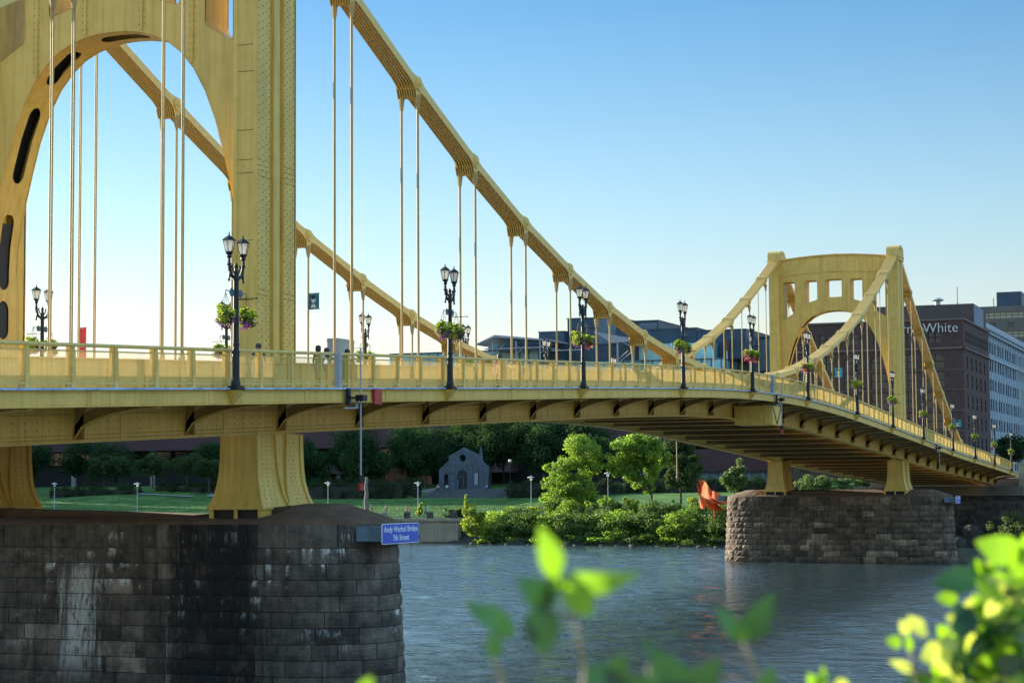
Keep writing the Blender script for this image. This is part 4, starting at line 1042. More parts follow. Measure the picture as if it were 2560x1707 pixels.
for (x, y, top, lab) in [(240.5, 95.6, 'clothp', 'seated person in pale clothes, leftmost on the steps of the grey facade'), (240.5, 94.0, 'clothw', 'seated person in white and dark clothes on the steps left of the facade door'), (240.5, 86.9, 'clothb', 'seated person in blue on the steps right of the facade door')]:
    person(x, y, 7.0, R(190), 'sit', top, 'clothd', lab, 1.72, group='people sitting on the steps')
# ------------------------------------------------------------------ buildings
def facade(bld, plane, c, u0, u1, z0, z1, wins, wall, glass=None, depth=.35, pane=True, arch=(), frame=None):
    """wall sheet with real openings. plane 'X': face at x=c looking -X, u runs along Y. plane 'Y': face at y=c looking -Y, u runs along X"""
    glass = glass or M['glass']; m = MB()
    pt = (lambda u, z, d=0: (c+d, u, z)) if plane == 'X' else (lambda u, z, d=0: (u, c+d, z))
    us = sorted(set([u0, u1]+[w[0] for w in wins]+[w[1] for w in wins])); zs = sorted(set([z0, z1]+[w[2] for w in wins]+[w[3] for w in wins]))
    for i in range(len(us)-1):
        for j in range(len(zs)-1):
            cu, cz = (us[i]+us[i+1])/2, (zs[j]+zs[j+1])/2
            if any(w[0] < cu < w[1] and w[2] < cz < w[3] for w in wins): continue
            m.q([pt(us[i], zs[j]), pt(us[i+1], zs[j]), pt(us[i+1], zs[j+1]), pt(us[i], zs[j+1])])
    for a, b, p, q in [w[:4] for w in wins]:
        for s1, s2 in (((a, p), (b, p)), ((b, p), (b, q)), ((b, q), (a, q)), ((a, q), (a, p))):
            m.q([pt(*s1), pt(*s2), pt(*s2, depth), pt(*s1, depth)])
    for w in wins:
        a, b, p, q = w[:4]
        if w in arch:                     # round head: fill the two spandrels
            r_ = (b-a)/2; cx = (a+b)/2; zc = q-r_*.8
            for sg in (-1, 1):
                pts = [(cx+sg*r_*1.0, q+.003)]+[(cx+sg*r_*math.sin(t), zc+r_*.8*math.cos(t)) for t in [math.pi/2*k/6 for k in range(7)]]
                m.q([pt(x_, z_, .01) for x_, z_ in pts])
    wl = m.build('wall', wall, bld)
    for w in wins[:96]:
        a, b, p, q = w[:4]; k = MB(); k.q([pt(a, p, depth-.01), pt(b, p, depth-.01), pt(b, q, depth-.01), pt(a, q, depth-.01)])
        f = MB(); t = .07
        n = max(1, int((b-a)/1.3))
        for i in range(n+1):
            uu = a+(b-a)*i/n
            lo, hi = max(a, uu-t), min(b, uu+t); A = pt(lo, p, depth-.1); B_ = pt(hi, q, depth-.02); f.box(min(A[0], B_[0]), min(A[1], B_[1]), p, max(A[0], B_[0]), max(A[1], B_[1]), q)
        A = pt(a, 0, depth-.11); B_ = pt(b, 0, depth-.02); zz = (p+q)/2; f.box(min(A[0], B_[0]), min(A[1], B_[1]), zz-t, max(A[0], B_[0]), max(A[1], B_[1]), zz+t)
        wo = k.build('window', glass if not (len(w) > 4) else w[4], bld); f.build('window_frame', frame or M['dark'], wo)
    return wl
# brown brick building behind the far tower
bB = empty('brick_office_building', (286, 27, 8.4), 'brown brick office building with white rooftop lettering and arched windows behind the far tower', 'building')
wins = []; ar = []
for i in range(6):
    yc = 15.6+2.2+i*4.6
    for j, (a, b) in enumerate(((9.6, 12.6), (13.4, 16.0), (16.8, 19.4), (20.3, 22.9), (23.7, 26.3), (27.0, 29.3))):
        w_ = (yc-1.55, yc+1.55, a, b); wins.append(w_)
        if j == 5: ar.append(w_)
    for dx in (-1.0, .15): wins.append((yc+dx, yc+dx+.9, 31.3, 33.0, M['glass']))
facade(bB, 'X', 270, 13.05, 43.2, 8.0, 34.9, wins, M['brickB'], arch=ar)
wins = []; ar = []
for i in range(5):
    xc = 274+i*5.4
    for j, (a, b) in enumerate(((9.6, 12.2), (13.4, 15.6), (16.8, 19.0), (20.3, 22.5), (23.7, 26.0), (26.9, 29.0))):
        w_ = (xc-.9, xc+.9, a, b); wins.append(w_)
        if j == 5: ar.append(w_)
for i in range(22): wins.append((272+i*1.33, 272.7+i*1.33, 31.4, 33.2))
facade(bB, 'Y', 13.05, 270, 302, 8.0, 34.9, wins, M['brickB'], arch=ar, depth=.12)
m = MB(); m.box(270.4, 13.45, 34.55, 302, 43.2, 34.8); m.box(270, 43.0, 8, 302, 43.2, 34.9); m.box(301.8, 13.1, 8, 302, 43.2, 34.9); m.build('roof', M['pent'], bB)
m = MB(); m.box(269.75, 12.8, 30.1, 270-.003, 43.4, 30.4); m.box(269.8, 12.8, 34.9, 302.1, 43.4, 35.2); m.box(269.75, 12.78, 30.1, 302, 13.047, 30.4)
for z in (12.9, 16.4, 19.85, 23.3, 26.6): m.box(269.9, 13.05, z, 269.997, 43.2, z+.12)
m.build('cornice', mat('pale_cornice_stone', (.16, .12, .11), .8), bB)
m = MB(); m.box(284, 13.2, 35.2, 300, 30.5, 38.8); m.build('penthouse', M['pent'], bB)
m = MB(); m.box(284.3, 13.1, 35.2, 296, 13.19, 38.6); m.build('penthouse_side', M['pentl'], bB)
m = MB(); m.cyl((286, 19.6, 38.8), (286, 19.6, 39.6), .5, .5, 10); m.lathe((286, 19.6, 39.6), [(.9, 0), (1.1, .2), (.6, .5), (.1, .6)], 10); m.build('roof_vent', M['grey'], bB)
for y_, z_, r_ in ((25.6, 40.8, .14), (25.0, 40.6, .14), (16.2, 42.0, .08)): m = MB(); m.cyl((286, y_, 38.8), (286, y_, z_), r_, r_, 6); m.build('roof_pipe', M['dark'], bB)
Mx = Matrix(((0, 0, -1, 269.7), (-1, 0, 0, 13.75), (0, 1, 0, 32.9), (0, 0, 0, 1)))
text_mesh('rooftop_lettering', 'Burns White', 2.35, M['white'], bB, Mx, .06, sx=.98, align='RIGHT', bold=-.035)
# white terracotta building
bC = empty('white_terracotta_building', (340, 22, 8.4), 'pale blue-white terracotta building with rows of paired windows at the right edge', 'building')
wins = []
for i in range(18):
    xc = 307+i*3.9+(.6 if i % 3 == 2 else 0)
    for a in (10.2, 13.9, 17.6, 21.3, 25.0, 28.7, 32.0): wins.append((xc-.75, xc+.75, a, a+2.2))
wins = sorted(wins, key=lambda w: w[0])
facade(bC, 'Y', 14.6, 304, 378, 8, 36, wins, M['terra'], depth=.12)
m = MB(); m.box(304, 14.63, 8, 304.3, 40, 36); m.box(304, 14.63, 35.6, 378, 40, 35.9); m.build('side_wall', M['terra'], bC)
m = MB(); m.box(303.2, 13.7, 36.0, 378.5, 14.9, 36.6); m.box(303.5, 14.0, 35.4, 378.3, 14.59, 36.0); m.box(303.8, 14.3, 30.9, 378, 14.59, 31.3)
for i in range(62): m.box(304+i*1.2, 13.8, 36.6, 304.7+i*1.2, 14.2, 37.1)
for i in range(19): m.box(304.2+i*3.9, 14.42, 8.5, 304.8+i*3.9, 14.59, 35.3)
m.build('cornice', M['terra'], bC)
# grey tower behind
bD = empty('grey_concrete_tower', (410, 16, 8.4), 'grey tan concrete office block with cream window bands at the upper right', 'building')
wins = [(-6, 27.0, 45.4, 46.8, M['tanw']), (-6, 27.0, 41.0, 42.4, M['tanw']), (-6, 27.0, 36.8, 38.2, M['tanw']), (-6, 27.0, 32.6, 34.0, M['tanw']), (-6, 27, 28.2, 29.6, M['tanw']), (-6, 27, 24, 25.2, M['tanw'])]
wins += [(a, a+1.4, 43.3, 44.4) for a in range(-4, 26, 4)]
facade(bD, 'X', 400, -8, 27.6, 8, 48.2, wins, M['tan'], frame=M['tan'])
m = MB(); m.box(400.4, -8, 47.6, 440, 27.6, 48); m.box(400.4, 27.3, 8, 440, 27.6, 48.2); m.box(400.4, -8, 8, 440, -7.7, 48.2); m.build('roof', M['tan'], bD)
m = MB(); m.box(402, 18.4, 48.2, 420, 24.0, 51.6); m.build('penthouse', M['navy'], bD)
m = MB(); m.cyl((401, 24.6, 48.2), (401, 24.6, 50.2), .12, .12, 6); m.build('antenna', M['dark'], bD)
# glass and dark metal building (centre)
bA = empty('glass_curtain_building', (345, 100, 8.4), 'teal glass building with stepped dark blue metal roof boxes and canopies beyond the bridge', 'building')
m = MB(); m.box(330, 69.8, 8.2, 390, 145, 33.6); m.box(330, 110.5, 33.6, 380, 145, 36.6); m.build('curtain_wall', M['tglass'], bA)
m = MB()
y = 70.5
while y < 145: m.box(329.9, y-.09, 30, 329.998, y+.09, 33.58 if y < 110.5 else 36.58); y += 2.1
for z in (31.5, 33.45): m.box(329.88, 69.8, z-.07, 329.995, 145, z+.07)
m.box(329.88, 110.5, 36.45, 329.995, 145, 36.75)
m.build('mullions', M['navy'], bA)
m = MB()
for (ya, yb, za, zb, xa) in ((110.3, 123.4, 33.62, 38.9, 334), (105.2, 111, 33.62, 40.3, 332), (94.0, 105.2, 33.62, 43.1, 334), (86.2, 93.6, 33.62, 42.4, 338), (76.4, 94, 33.62, 40.1, 333), (66.0, 76.5, 33.62, 39.5, 333), (60, 70, 31.5, 38.6, 345)):
    m.box(xa, ya, za, xa+28, yb, zb)
    m.box(xa-.15, ya-.1, zb, xa+28, yb+.1, zb+.25)
m.build('roof_boxes', M['navy'], bA)
for (x_, ya, yb, za, zb) in ((333.8, 94.2, 98.2, 37.6, 42.8), (337.8, 82.0+4.4, 90.4, 38.6, 42.0), (344.97, 60.2, 69.6, 31.6, 38.2)):
    m = MB(); k = za; m.box(x_-.05, ya, za, x_-.002, yb, zb)
    while k < zb-.2: m.box(x_-.15, ya, k, x_-.051, yb, k+.16); k += .35
    m.build('louvre_screen', M['louver'], bA)
m = MB()                                # canopies with struts
m.prism([(322, 121.5, 37.6), (322, 117.2, 39.4), (322, 104.5, 38.0), (322, 104.5, 37.7), (322, 117.2, 38.9), (322, 121.5, 37.4)], (10, 0, 0))
m.box(322, 106, 36.4, 332, 119.5, 36.6)
for yy in (117.8, 112.5, 107.2):
    m.box(322.2, yy-.12, 33.3, 322.45, yy+.12, 38.0); m.cyl((322.3, yy, 35.2), (322.3, yy-2.6, 37.3), .09, .09, 5); m.cyl((322.3, yy, 36.8), (330, yy, 37.4), .09, .09, 5)
m.prism([(322, 95.6, 39.4), (322, 86.0, 37.5), (322, 86.0, 37.1), (322, 91.5, 36.9)], (9, 0, 0))
for k_ in range(8): m.box(321.9, 94.5-k_*.9, 39.2-k_*.22, 322.0, 94.7-k_*.9, 37.2-k_*.05+1.2)
for yy in (90.3, 86.9): m.box(322.2, yy-.15, 31, 322.5, yy+.15, 37.6)
m.cyl((322.3, 86.9, 35.8), (322.3, 92.6, 38.6), .1, .1, 5); m.cyl((322.3, 93, 31.2), (322.3, 88, 35.2), .09, .09, 5); m.cyl((322.3, 92.2, 31.2), (322.3, 87.4, 34.8), .09, .09, 5)
m.box(321.8, 97.5, 35.6, 322.2, 104.5, 35.8)
m.build('canopy', M['grey'], bA)
Mx = Matrix(((0, 0, -1, 329.6), (-1, 0, 0, 81.6), (0, 1, 0, 35.2), (0, 0, 0, 1)))
m = MB(); m.box(329.7, 72, 33.62, 332.9, 88, 36.9); m.build('sign_wall', M['tglass'], bA)
text_mesh('wall_lettering', 'al', 2.6, M['white'], bA, Mx, .05, bold=.04)
bR = empty('red_brick_annex', (360, 64, 8.4), 'low red brick annex with white-lit windows left of the far tower', 'building')
wins = [(331+i*5.6, 334.4+i*5.6, 31.6, 35.2, M['white'] if i < 3 else M['tglass']) for i in range(10)]+[(331+i*5.6, 334.4+i*5.6, 26, 29.4) for i in range(10)]
facade(bR, 'Y', 69.7, 330.1, 391, 8, 37.3, wins, M['brickA'], depth=.12)
m = MB(); m.box(330.2, 69.72, 37.3, 391, 70.0, 37.6); m.box(391, 58, 8, 391.3, 69.7, 35); m.build('parapet', M['brickA'], bR)
m = MB(); m.box(318, 151.6, 8, 326, 154.2, 39.6); m.box(317.9, 151.5, 39.0, 326.1, 154.3, 39.3); k = m.build('beige_chimney_block', mat('beige_render', (.42, .36, .30), .8), label='small beige block just visible above the railing right of the near tower', cat='building')
# purple-brown low building behind the park
bE = empty('concrete_office_building', (300, 140, 8.4), 'long purple-brown concrete office building on pale columns behind the park trees', 'building')
m = MB()
for (ya, yb, za, zb) in ((92.5, 215, 15.4, 18.8), (55, 91.6, 15.3, 18.1), (100, 160, 10.4, 12.2), (40, 64, 10.2, 14.2)):
    m.box(285, ya, za, 290, yb, zb)
m.box(291, 36, 8, 330, 215, 24) if False else None
m.box(290.5, 55, 12.6, 325, 215, 26.0)
m.build('spandrel', M['purple'], bE)
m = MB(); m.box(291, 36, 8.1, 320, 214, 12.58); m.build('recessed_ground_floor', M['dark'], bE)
m = MB(); m.box(290.45, 56, 12.7, 290.49, 214, 15.2); m.build('ribbon_window', M['glass'], bE)
for (y, zt) in ((196.7, 15.4), (178, 15.4), (141.3, 15.4), (136.2, 10.4), (159, 15.4), (123, 10.4), (90.9, 15.3), (74, 15.3), (111, 10.4)):
    m = MB(); m.cyl((286.5, y, 8.1), (286.5, y, zt), .5, .5, 12); m.build('column', M['col'], bE)
m = MB()
for k in range(9): m.prism([(283, 40+k*2.6, 8.6), (283, 40.15+k*2.6, 8.6), (286, 41.2+k*2.6, 10.4), (286, 41.05+k*2.6, 10.4)], (.08, 0, .05))
m.box(286, 40, 8.2, 286.2, 64, 10.2); m.build('skylight_frame', M['louver'], bE)
# warm red brick hut between the trees
m = MB(); m.box(262, 108.5, 7.8, 268, 118.5, 11.9); m.box(261.9, 108.3, 11.9, 268.2, 118.7, 12.3)
for y in (110.6, 113.4, 116.2): m.box(261.9, y, 7.9, 261.99, y+.5, 11.8)
m.build('brick_pavilion', mat('warm_brick', (.34, .15, .08), .85, .2, 2), label='low warm red brick pavilion between the dark tree trunks', cat='pavilion')
# ------------------------------------------------------------------ park: facade, steps, walls, lamps
f = empty('grey_chapel_facade', (246, 93.2, 7.35), 'slate grey chapel-shaped facade with a round window at the top of the steps', 'monument')
out = [(-4.4, 7.3), (4.5, 7.3), (4.5, 11.0), (2.9, 12.6), (2.9, 13.0), (.0, 14.3), (-2.6, 12.9), (-2.6, 12.2), (-4.4, 10.6)]
def arcwin(c, w, z0, z1): return [(c-w, z0), (c+w, z0), (c+w, z1-w)]+[(c+w*math.cos(t), z1-w+w*math.sin(t)) for t in [math.pi*k/8 for k in range(1, 8)]]+[(c-w, z1-w)]
out = [(-a, z) for a, z in out]
holes = [[(.1+.62*math.cos(t), 12.55+.62*math.sin(t)) for t in [2*math.pi*k/16 for k in range(16)]], arcwin(3.1, .42, 7.4, 9.9), arcwin(-2.5, .3, 7.9, 10.1)]
Mx = Matrix(((0, 0, 1, 246), (1, 0, 0, 93.2), (0, 1, 0, 0), (0, 0, 0, 1)))
curve_mesh('wall', [out]+holes, .7, M['slate'], f, Mx)
m = MB(); m.prism([(245.6, 93.2+a, z) for a, z in arcwin(0.2, .85, 7.35, 10.6)], (.05, 0, 0)); m.box(246.4, 89.2, 7.3, 247, 97.4, 10.2); m.build('dark_doorway', M['dark'], f)
m = MB(); m.box(245.5, 93.0, 9.3, 245.6, 94.1, 9.4); m.box(245.5, 93.05, 7.4, 245.6, 93.15, 9.4); m.cyl((245.5, 94.2, 7.4), (245.5, 94.0, 8.6), .22, .14, 8); m.cyl((245.5, 94.0, 8.6), (245.5, 93.95, 9.0), .13, .1, 8)
m.build('iron_figure', M['slate'], f)
m = MB(); m.box(245.55, 90.5, 8.0, 245.64, 90.75, 10.0); m.box(245.55, 90.0+.85, 8.0, 245.64, 91.05, 10.0); m.build('pale_bars', M['grey'], f)
m = MB()
for k in range(8):
    yy = 89.3+k*1.05; zt_ = 10.4 if yy < 90.2 or yy > 96.8 else 11.6
    if abs(yy-93.4) > .9: m.box(245.635, yy, 7.5, 245.648, yy+.05, zt_)
for zz in (8.6, 10.0, 11.4): m.box(245.636, 90.6, zz, 245.647, 92.0, zz+.05); m.box(245.636, 94.5, zz, 245.647, 96.4, zz+.05)
m.build('slab_joints', M['dark'], f)
m = MB(); m.lathe((246, 90.1, 12.2), [(.42, 0), (.38, .5), (.30, .6), (.34, 1.1), (.22, 1.2), (.25, 1.6), (.05, 2.2)], 5); m.build('pinnacle', M['slate'], f)
st = empty('stone_steps', (240, 91, 5.9), 'broad grey stone steps below the grey facade', 'steps')
for k in range(8):
    m = MB(); m.box(237.5+k*.75, 84.2+(k*.12 if k else 0), 5.4, 246, 97.6-k*.12, 6.06+k*.185); m.build('step', M['step'], st)
for s_, (a, b, c_, d_) in enumerate(((97.9, 98.25, 103.2, 103.5), (83.55, 83.9, 79.0, 79.3))):
    m = MB(); m.hexa([(246, a, 5.6), (246, b, 5.6), (236, d_, 5.3), (236, c_, 5.3), (246, a, 7.6), (246, b, 7.6), (236, d_, 6.1), (236, c_, 6.1)])
    m.build('sloping_wall', M['path'], label='pale sloping side wall %s of the steps' % ('left', 'right')[s_], cat='wall')
for k, (y, h_) in enumerate(((79.2, 11.2), (78.1, 11.7), (76.8, 11.6), (80.6, 10.2))):
    m = MB(); m.prism([(252, y, 7.4), (252, y+.7, 7.4), (252, y+.62, h_), (252, y+.1, h_-.25)], (.6, 0, 0))
    m.build('standing_stone', M['col'] if k == 2 else M['slate'], label='upright slab of the standing stones right of the facade, %s' % ('third from the right', 'second from the right, tall', 'palest and rightmost', 'shortest and leftmost')[[1, 0, 2, 3][k]], cat='standing stone', group='standing stones beside the facade')
w = empty('river_wall', (190.5, 105, 0), 'cream concrete river wall with a bevelled buttress at the waterline', 'wall')
m = MB(); m.box(190.0, 71, -1.4, 190.8, 240, 3.0); m.build('wall_body', M['conc'], w)
m = MB(); m.box(189.7, 70.8, 3.003, 191.1, 240, 3.38); m.box(189.6, 70.8, -1.3, 189.99, 240, .22); m.build('coping', M['conc'], w)
m = MB(); m.prism([(189.3, 70.9, .2), (189.3, 76.6, .2), (189.3, 76.6, 1.5), (189.3, 74.8, 2.4), (189.3, 74.2, 2.7), (189.3, 70.9, 2.7)], (.69, 0, 0)); m.build('buttress', M['conc'], w)
m = MB(); m.box(189.9, 78.0, .4, 189.99, 78.5, 1.9); m.box(189.9, 77.0, .7, 189.99, 77.5, 1.2); m.box(189.9, 75.9, .9, 189.99, 76.2, 1.5); m.build('drain_opening', M['dark'], w)
for i, y in enumerate((72.0, 75.6, 79.1, 82.6, 85.6, 88.8, 92, 95.5)):
    m = MB(); m.box(190.2, y-.35, 3.38, 190.9, y+.35, 4.15); m.lathe((190.55, y, 4.15), [(.49, 0), (.42, .12), (.2, .2)], 4, a0=math.pi/4)
    m.build('stone_bollard', M['rock'] if i != 3 else M['conc'], label='squat stone bollard on the river wall, %s from the bank bushes' % ordn[i], cat='bollard', group='stone bollards on the river wall')
m = MB()
for y in np.arange(72, 96, 3.5): m.cyl((190.5, y, 3.85), (190.5, y+3.2, 3.85), .03, .03, 4)
m.build('railing_cable', M['grey'], label='thin cable railing strung between the stone bollards', cat='railing')
pl = [(205, 146.8, 8.9, 'far left, seen left of the near tower foot'), (205, 131.6, 8.8, 'left of the near tower foot, closest to it'), (205, 98.5, 8.7, 'right of the near tower foot'), (205, 83.75, 8.6, 'in front of the left end of the steps'), (205, 65.9, 9.3, 'on the lawn just left of the bright bank trees'), (205, 54.2, 9.8, 'between the two bright bank trees')]
def park_lamp():
    r = empty('park_lamp', (0, 0, 0))
    m = MB(); m.cyl((0, 0, 0), (0, 0, 3.7), .07, .05, 8); m.cyl((0, 0, 0), (0, 0, .3), .13, .11, 8); m.build('pole', M['grey'], r)
    m = MB(); m.lathe((0, 0, 3.7), [(.06, 0), (.18, .1), (.2, .42)], 10); m.build('lamp_glass', M['milk'], r)
    m = MB(); m.lathe((0, 0, 4.12), [(.5, 0), (.48, .05), (.1, .16), (.03, .28)], 12); m.build('cap', M['grey'], r)
    return r
p0 = park_lamp()
for i, (x, y, zt, lab) in enumerate(pl):
    o = p0 if i == 0 else copy_tree(p0); zb = ground(x, y); o.location = (x, y, zb); o.scale = (1, 1, (zt-zb)/4.4)
    tag(o, 'grey disc-topped park lamp '+lab, 'park lamp', 'disc-topped lamps in the park')
r = empty('globe_lamp', (232, 79.5, 6.2), 'slim dark lamp post with a round head right of the grey facade', 'park lamp'); m = MB(); m.cyl((232, 79.5, 6.2), (232, 79.5, 11.6), .07, .05, 8); m.build('pole', M['black'], r)
m = MB(); m.lathe((232, 79.5, 11.55), [(.05, 0), (.2, .1), (.26, .26), (.2, .42), (.05, .5)], 10); m.build('globe', M['white'], r)
m = MB(); pts = [(196, 87.95+.08*math.sin(k*1.7), 3.2+k*.55) for k in range(12)]; m.tube(pts, [.42-.02*k for k in range(12)], 9)
m.build('wooden_pole', M['wood'], label='thick weathered wooden pole rising from the river walk', cat='pole')
# orange sculpture
sc = empty('orange_sculpture', (180, 32, 5.2), 'bright orange folded steel sculpture left of the far pier', 'sculpture')
for k, (p0, p1, p2, wd) in enumerate((((33.8, 8.3), (34.0, 6.8), (32.8, 5.6), 1.5), ((33.6, 8.7), (32.4, 8.8), (31.8, 7.0), 1.5), ((33.2, 7.8), (31.8, 7.6), (30.8, 6.2), 1.7), ((32.0, 7.4), (30.8, 7.4), (30.2, 5.8), 1.4), ((33.2, 6.8), (32.2, 6.4), (31.0, 5.4), 1.6))):
    m = MB(); n = 12; A = []; B_ = []
    for i in range(n+1):
        t = i/n; y = (p0[0]*(1-t)**2+2*p1[0]*t*(1-t)+p2[0]*t*t-32)*1.15+32.1; z = -.35+p0[1]*(1-t)**2+2*p1[1]*t*(1-t)+p2[1]*t*t; tw = k*.9+t*2.2
        x = 180-k*.3+.6*math.sin(t*5+k); A.append((x, y, z)); B_.append((x+.7*math.cos(tw), y-.35+.3*math.sin(tw), z-wd*.85*(.5+.5*math.sin(t*3.0+.3))))
    sh = lambda q: (q[0]+.05, q[1], q[2]+.03)
    for i in range(n): m.hexa([B_[i], B_[i+1], sh(B_[i+1]), sh(B_[i]), A[i], A[i+1], sh(A[i+1]), sh(A[i])])
    m.build('steel_ribbon', M['orange'], sc)
m = MB(); m.cyl((181, 32.0, 2.5), (181, 32.2, 5.6), .12, .12, 8); m.build('support_post', M['orange'], sc)
m = MB(); m.box(20*P-.8, 18.3, 6.1, 20*P+.3, 19.0, 6.65); m.build('mounting_box', M['bluebox'], label='grey-blue box on the sunlit left nose of the far pier', cat='box')
m = MB(); m.cyl((98, 12.9, e(98)-1.7), (98, 12.9, e(98)-4.6), .07, .07, 6); m.lathe((98, 12.9, e(98)-5.0), [(.05, 0), (.13, .1), (.13, .3), (.05, .4)], 8)
m.build('hanging_mooring_rod', M['conc'], label='pale rod hanging below the far girder above the orange sculpture', cat='rod')
# far abutment, rocks and retaining wall
ab = empty('abutment', (203, 4, 0), 'dark stone abutment and concrete seat at the far end of the bridge', 'abutment')
m = MB(); rr = random.Random(9)
z = -.8
while z < 6.0:
    y = -10.
    while y < 19:
        L_ = rr.uniform(.9, 1.9); m.box(199.9-rr.uniform(0, .06), y+.012, z+.012, 200.6, min(19, y+L_)-.012, z+.565, 0, min(1, max(0, rr.gauss(.4, .22)))); y += L_
    z += .58
m.build('masonry', M['stoneN2'], ab, fix=False)
m = MB(); m.box(200.1, -10, -1.4, 206, 19, 6.1); m.build('core', M['mortar'], ab)
m = MB(); m.box(199.6, -4.2, 6.12, 206, 18, 7.35); m.box(203.2, -3.3, 7.35, 206, 16.4, 8.2); m.build('concrete_seat', M['tan'], ab)
m = MB(); m.box(202.2, -4.3, 6.0, 203.9, -3.32, 10.1); m.box(202.1, -4.4, 10.1, 204.0, -3.25, 10.4); m.build('end_pillar', M['conc'], ab)
m = MB(); z = -.8; m.box(186.5, -60, -1.3, 187.6, 9.0, 5.4, 0, .2)
while z < 5.2:
    y = -60.
    while y < 8.95:
        L_ = rr.uniform(.9, 2.1); m.box(186.3-rr.uniform(0, .12), y+.012, z+.012, 186.7, min(9.0, y+L_)-.012, z+.565, 0, min(1, max(0, rr.gauss(.35, .2)))); y += L_
    z += .58
m.build('retaining_wall', M['stoneN2'], label='dark stone retaining wall below the far abutment, right of the far pier', cat='wall')
st_ = MB(); st_.q([(203.2, .4, 8.66), (620, .4, 8.6), (620, 12.6, 8.6), (203.2, 12.6, 8.66)]); st_.build('street', M['road'], kind='structure')
st_ = MB(); st_.box(203.2, -3.4, 8.3, 620, .38, 8.78); st_.box(203.2, 12.62, 8.3, 620, 15.5, 8.78); st_.build('pavement', M['walk'], kind='structure')
for i in range(11):
    x, y = 180.5+rr.uniform(0, 4), 5-i*1.5+rr.uniform(-.3, .3); s = rr.uniform(.6, 1.3); zg = ground(x, y)
    m = MB(); n = 7
    for k, (rad_, zz) in enumerate(((.9, -.6), (1.05, 0), (.75, .5), (.3, .72))): pass
    prof = [(.9*s, -.6*s), (1.05*s, 0), (.75*s, .5*s), (.3*s, .72*s)]
    m.lathe((x, y, zg+.2), prof, 7, a0=rr.uniform(0, 1)); m.v = [(a+rr.uniform(-.2, .2)*s, b+rr.uniform(-.2, .2)*s, c+rr.uniform(-.15, .15)*s) for a, b, c in m.v]
    m.build('boulder', M['rock'], label='dark riprap boulder at the waterline, %s to the right from the far pier' % ordn[i], cat='boulder', group='riprap boulders below the abutment')
# vertical blue street banner at the far right
vb = empty('vertical_banner_sign', (262, 3.3, 11), 'tall narrow blue sign with vertical lettering at the right edge', 'sign')
m = MB(); m.box(262, .6, 11, 262.15, 1.9, 24); m.build('sign_face', mat('dark_blue_sign', (.03, .08, .16), .5), vb)
text_mesh('lettering', 'Andy Warhol Museum', 1.15, M['signw'], vb, Matrix(((0, 0, -1, 261.9), (0, 1, 0, 1.05), (1, 0, 0, 17.5), (0, 0, 0, 1))) @ Matrix.Diagonal((1, 1, 1, 1)), .02)
m = MB(); m.cyl((262.1, .3, 8.7), (262.1, .3, 24), .1, .1, 8); m.build('mast', M['grey'], vb)
# ------------------------------------------------------------------ trees and plants
def trunk(base, tops, r0, parent, mm=None):
    m = MB(); b = Vector(base)
    fork = b+Vector((.1, .1, (min(t[2] for t in tops)-b.z)*.62))
    m.tube([tuple(b), tuple(b+(fork-b)*.5+Vector((.08, -.06, 0))), tuple(fork)], [r0, r0*.8, r0*.65], 8)
    for t in tops:
        q = Vector(t); mid_ = fork+(q-fork)*.5+Vector((0, .1, .15)); m.tube([tuple(fork), tuple(mid_), tuple(q)], [r0*.55, r0*.36, r0*.12], 6)
    return m.build('trunk', mm or M['bark'], parent)
def tree(name, base, blobs, n, size, lm, label, group=None, r0=.22, seed=1, spread=.3, sub=10, tr=True, **kw):
    r = empty(name, base, label, 'tree' if 'tree' in name else 'bush', group)
    if tr: trunk(base, [b[:3] for b in blobs[:6]], r0, r)
    foliage('crown' if 'tree' in name else 'foliage', blobs, n, size, M[lm], r, seed, spread, sub, **kw)
    return r
tree('bank_tree', (196, 54.6, 4.2), [(196, 54.9, 12.4, 2.2, 3.0, 2.1), (196.5, 52.9, 11.0, 1.8, 1.9, 1.8), (195.5, 57.6, 11.2, 1.6, 1.8, 1.3), (195, 59.2, 10.5, 1, 1.1, .9), (195, 57.6, 8.2, 2.2, 2.5, 1.9), (194.5, 57.2, 5.4, 2.3, 2.8, 2.1), (195.5, 54.8, 6.6, 2, 2.2, 2.0), (194, 54.5, 3.8, 1.3, 1.2, 1.4), (196, 56.2, 9.8, 2, 2.2, 1.8)], 15000, .17, 'lf_bank', 'tall sunlit green tree on the far bank, leftmost of the bright pair', 'bright trees on the far bank', .28, 11, .3, 12)
tree('bank_tree', (198, 45.6, 4.9), [(198, 48.4, 12.8, 2.2, 2.6, 1.8), (198, 46.2, 13.4, 2, 2.2, 1.5), (197.5, 50.6, 10.8, 1.4, 1.5, 1.6), (197.8, 49.4, 9.6, 1.3, 1.6, 1.2), (198, 46.6, 9.6, 2, 2.3, 1.9), (198, 46.9, 7.6, 1.3, 1.6, 1.1), (198, 44.6, 11.2, 1.8, 1.6, 1.8), (197.6, 48.0, 10.9, 1.2, 1.3, 1.0)], 14000, .17, 'lf_bank', 'sunlit green tree with a bare forked trunk, right of the leafier bank tree', 'bright trees on the far bank', .24, 12, .3, 12)
tree('bank_tree', (202, 42.6, 5.2), [(202, 42.9, 12.2, 2, 2.5, 2.2), (202, 41.6, 9.6, 1.8, 2.0, 2), (202, 43.4, 9.0, 1.6, 1.5, 1.6), (202, 41.2, 11.6, 1.5, 1.6, 1.8)], 8000, .17, 'lf_mid', 'darker slender tree shaded behind the two bright bank trees', None, .18, 13)
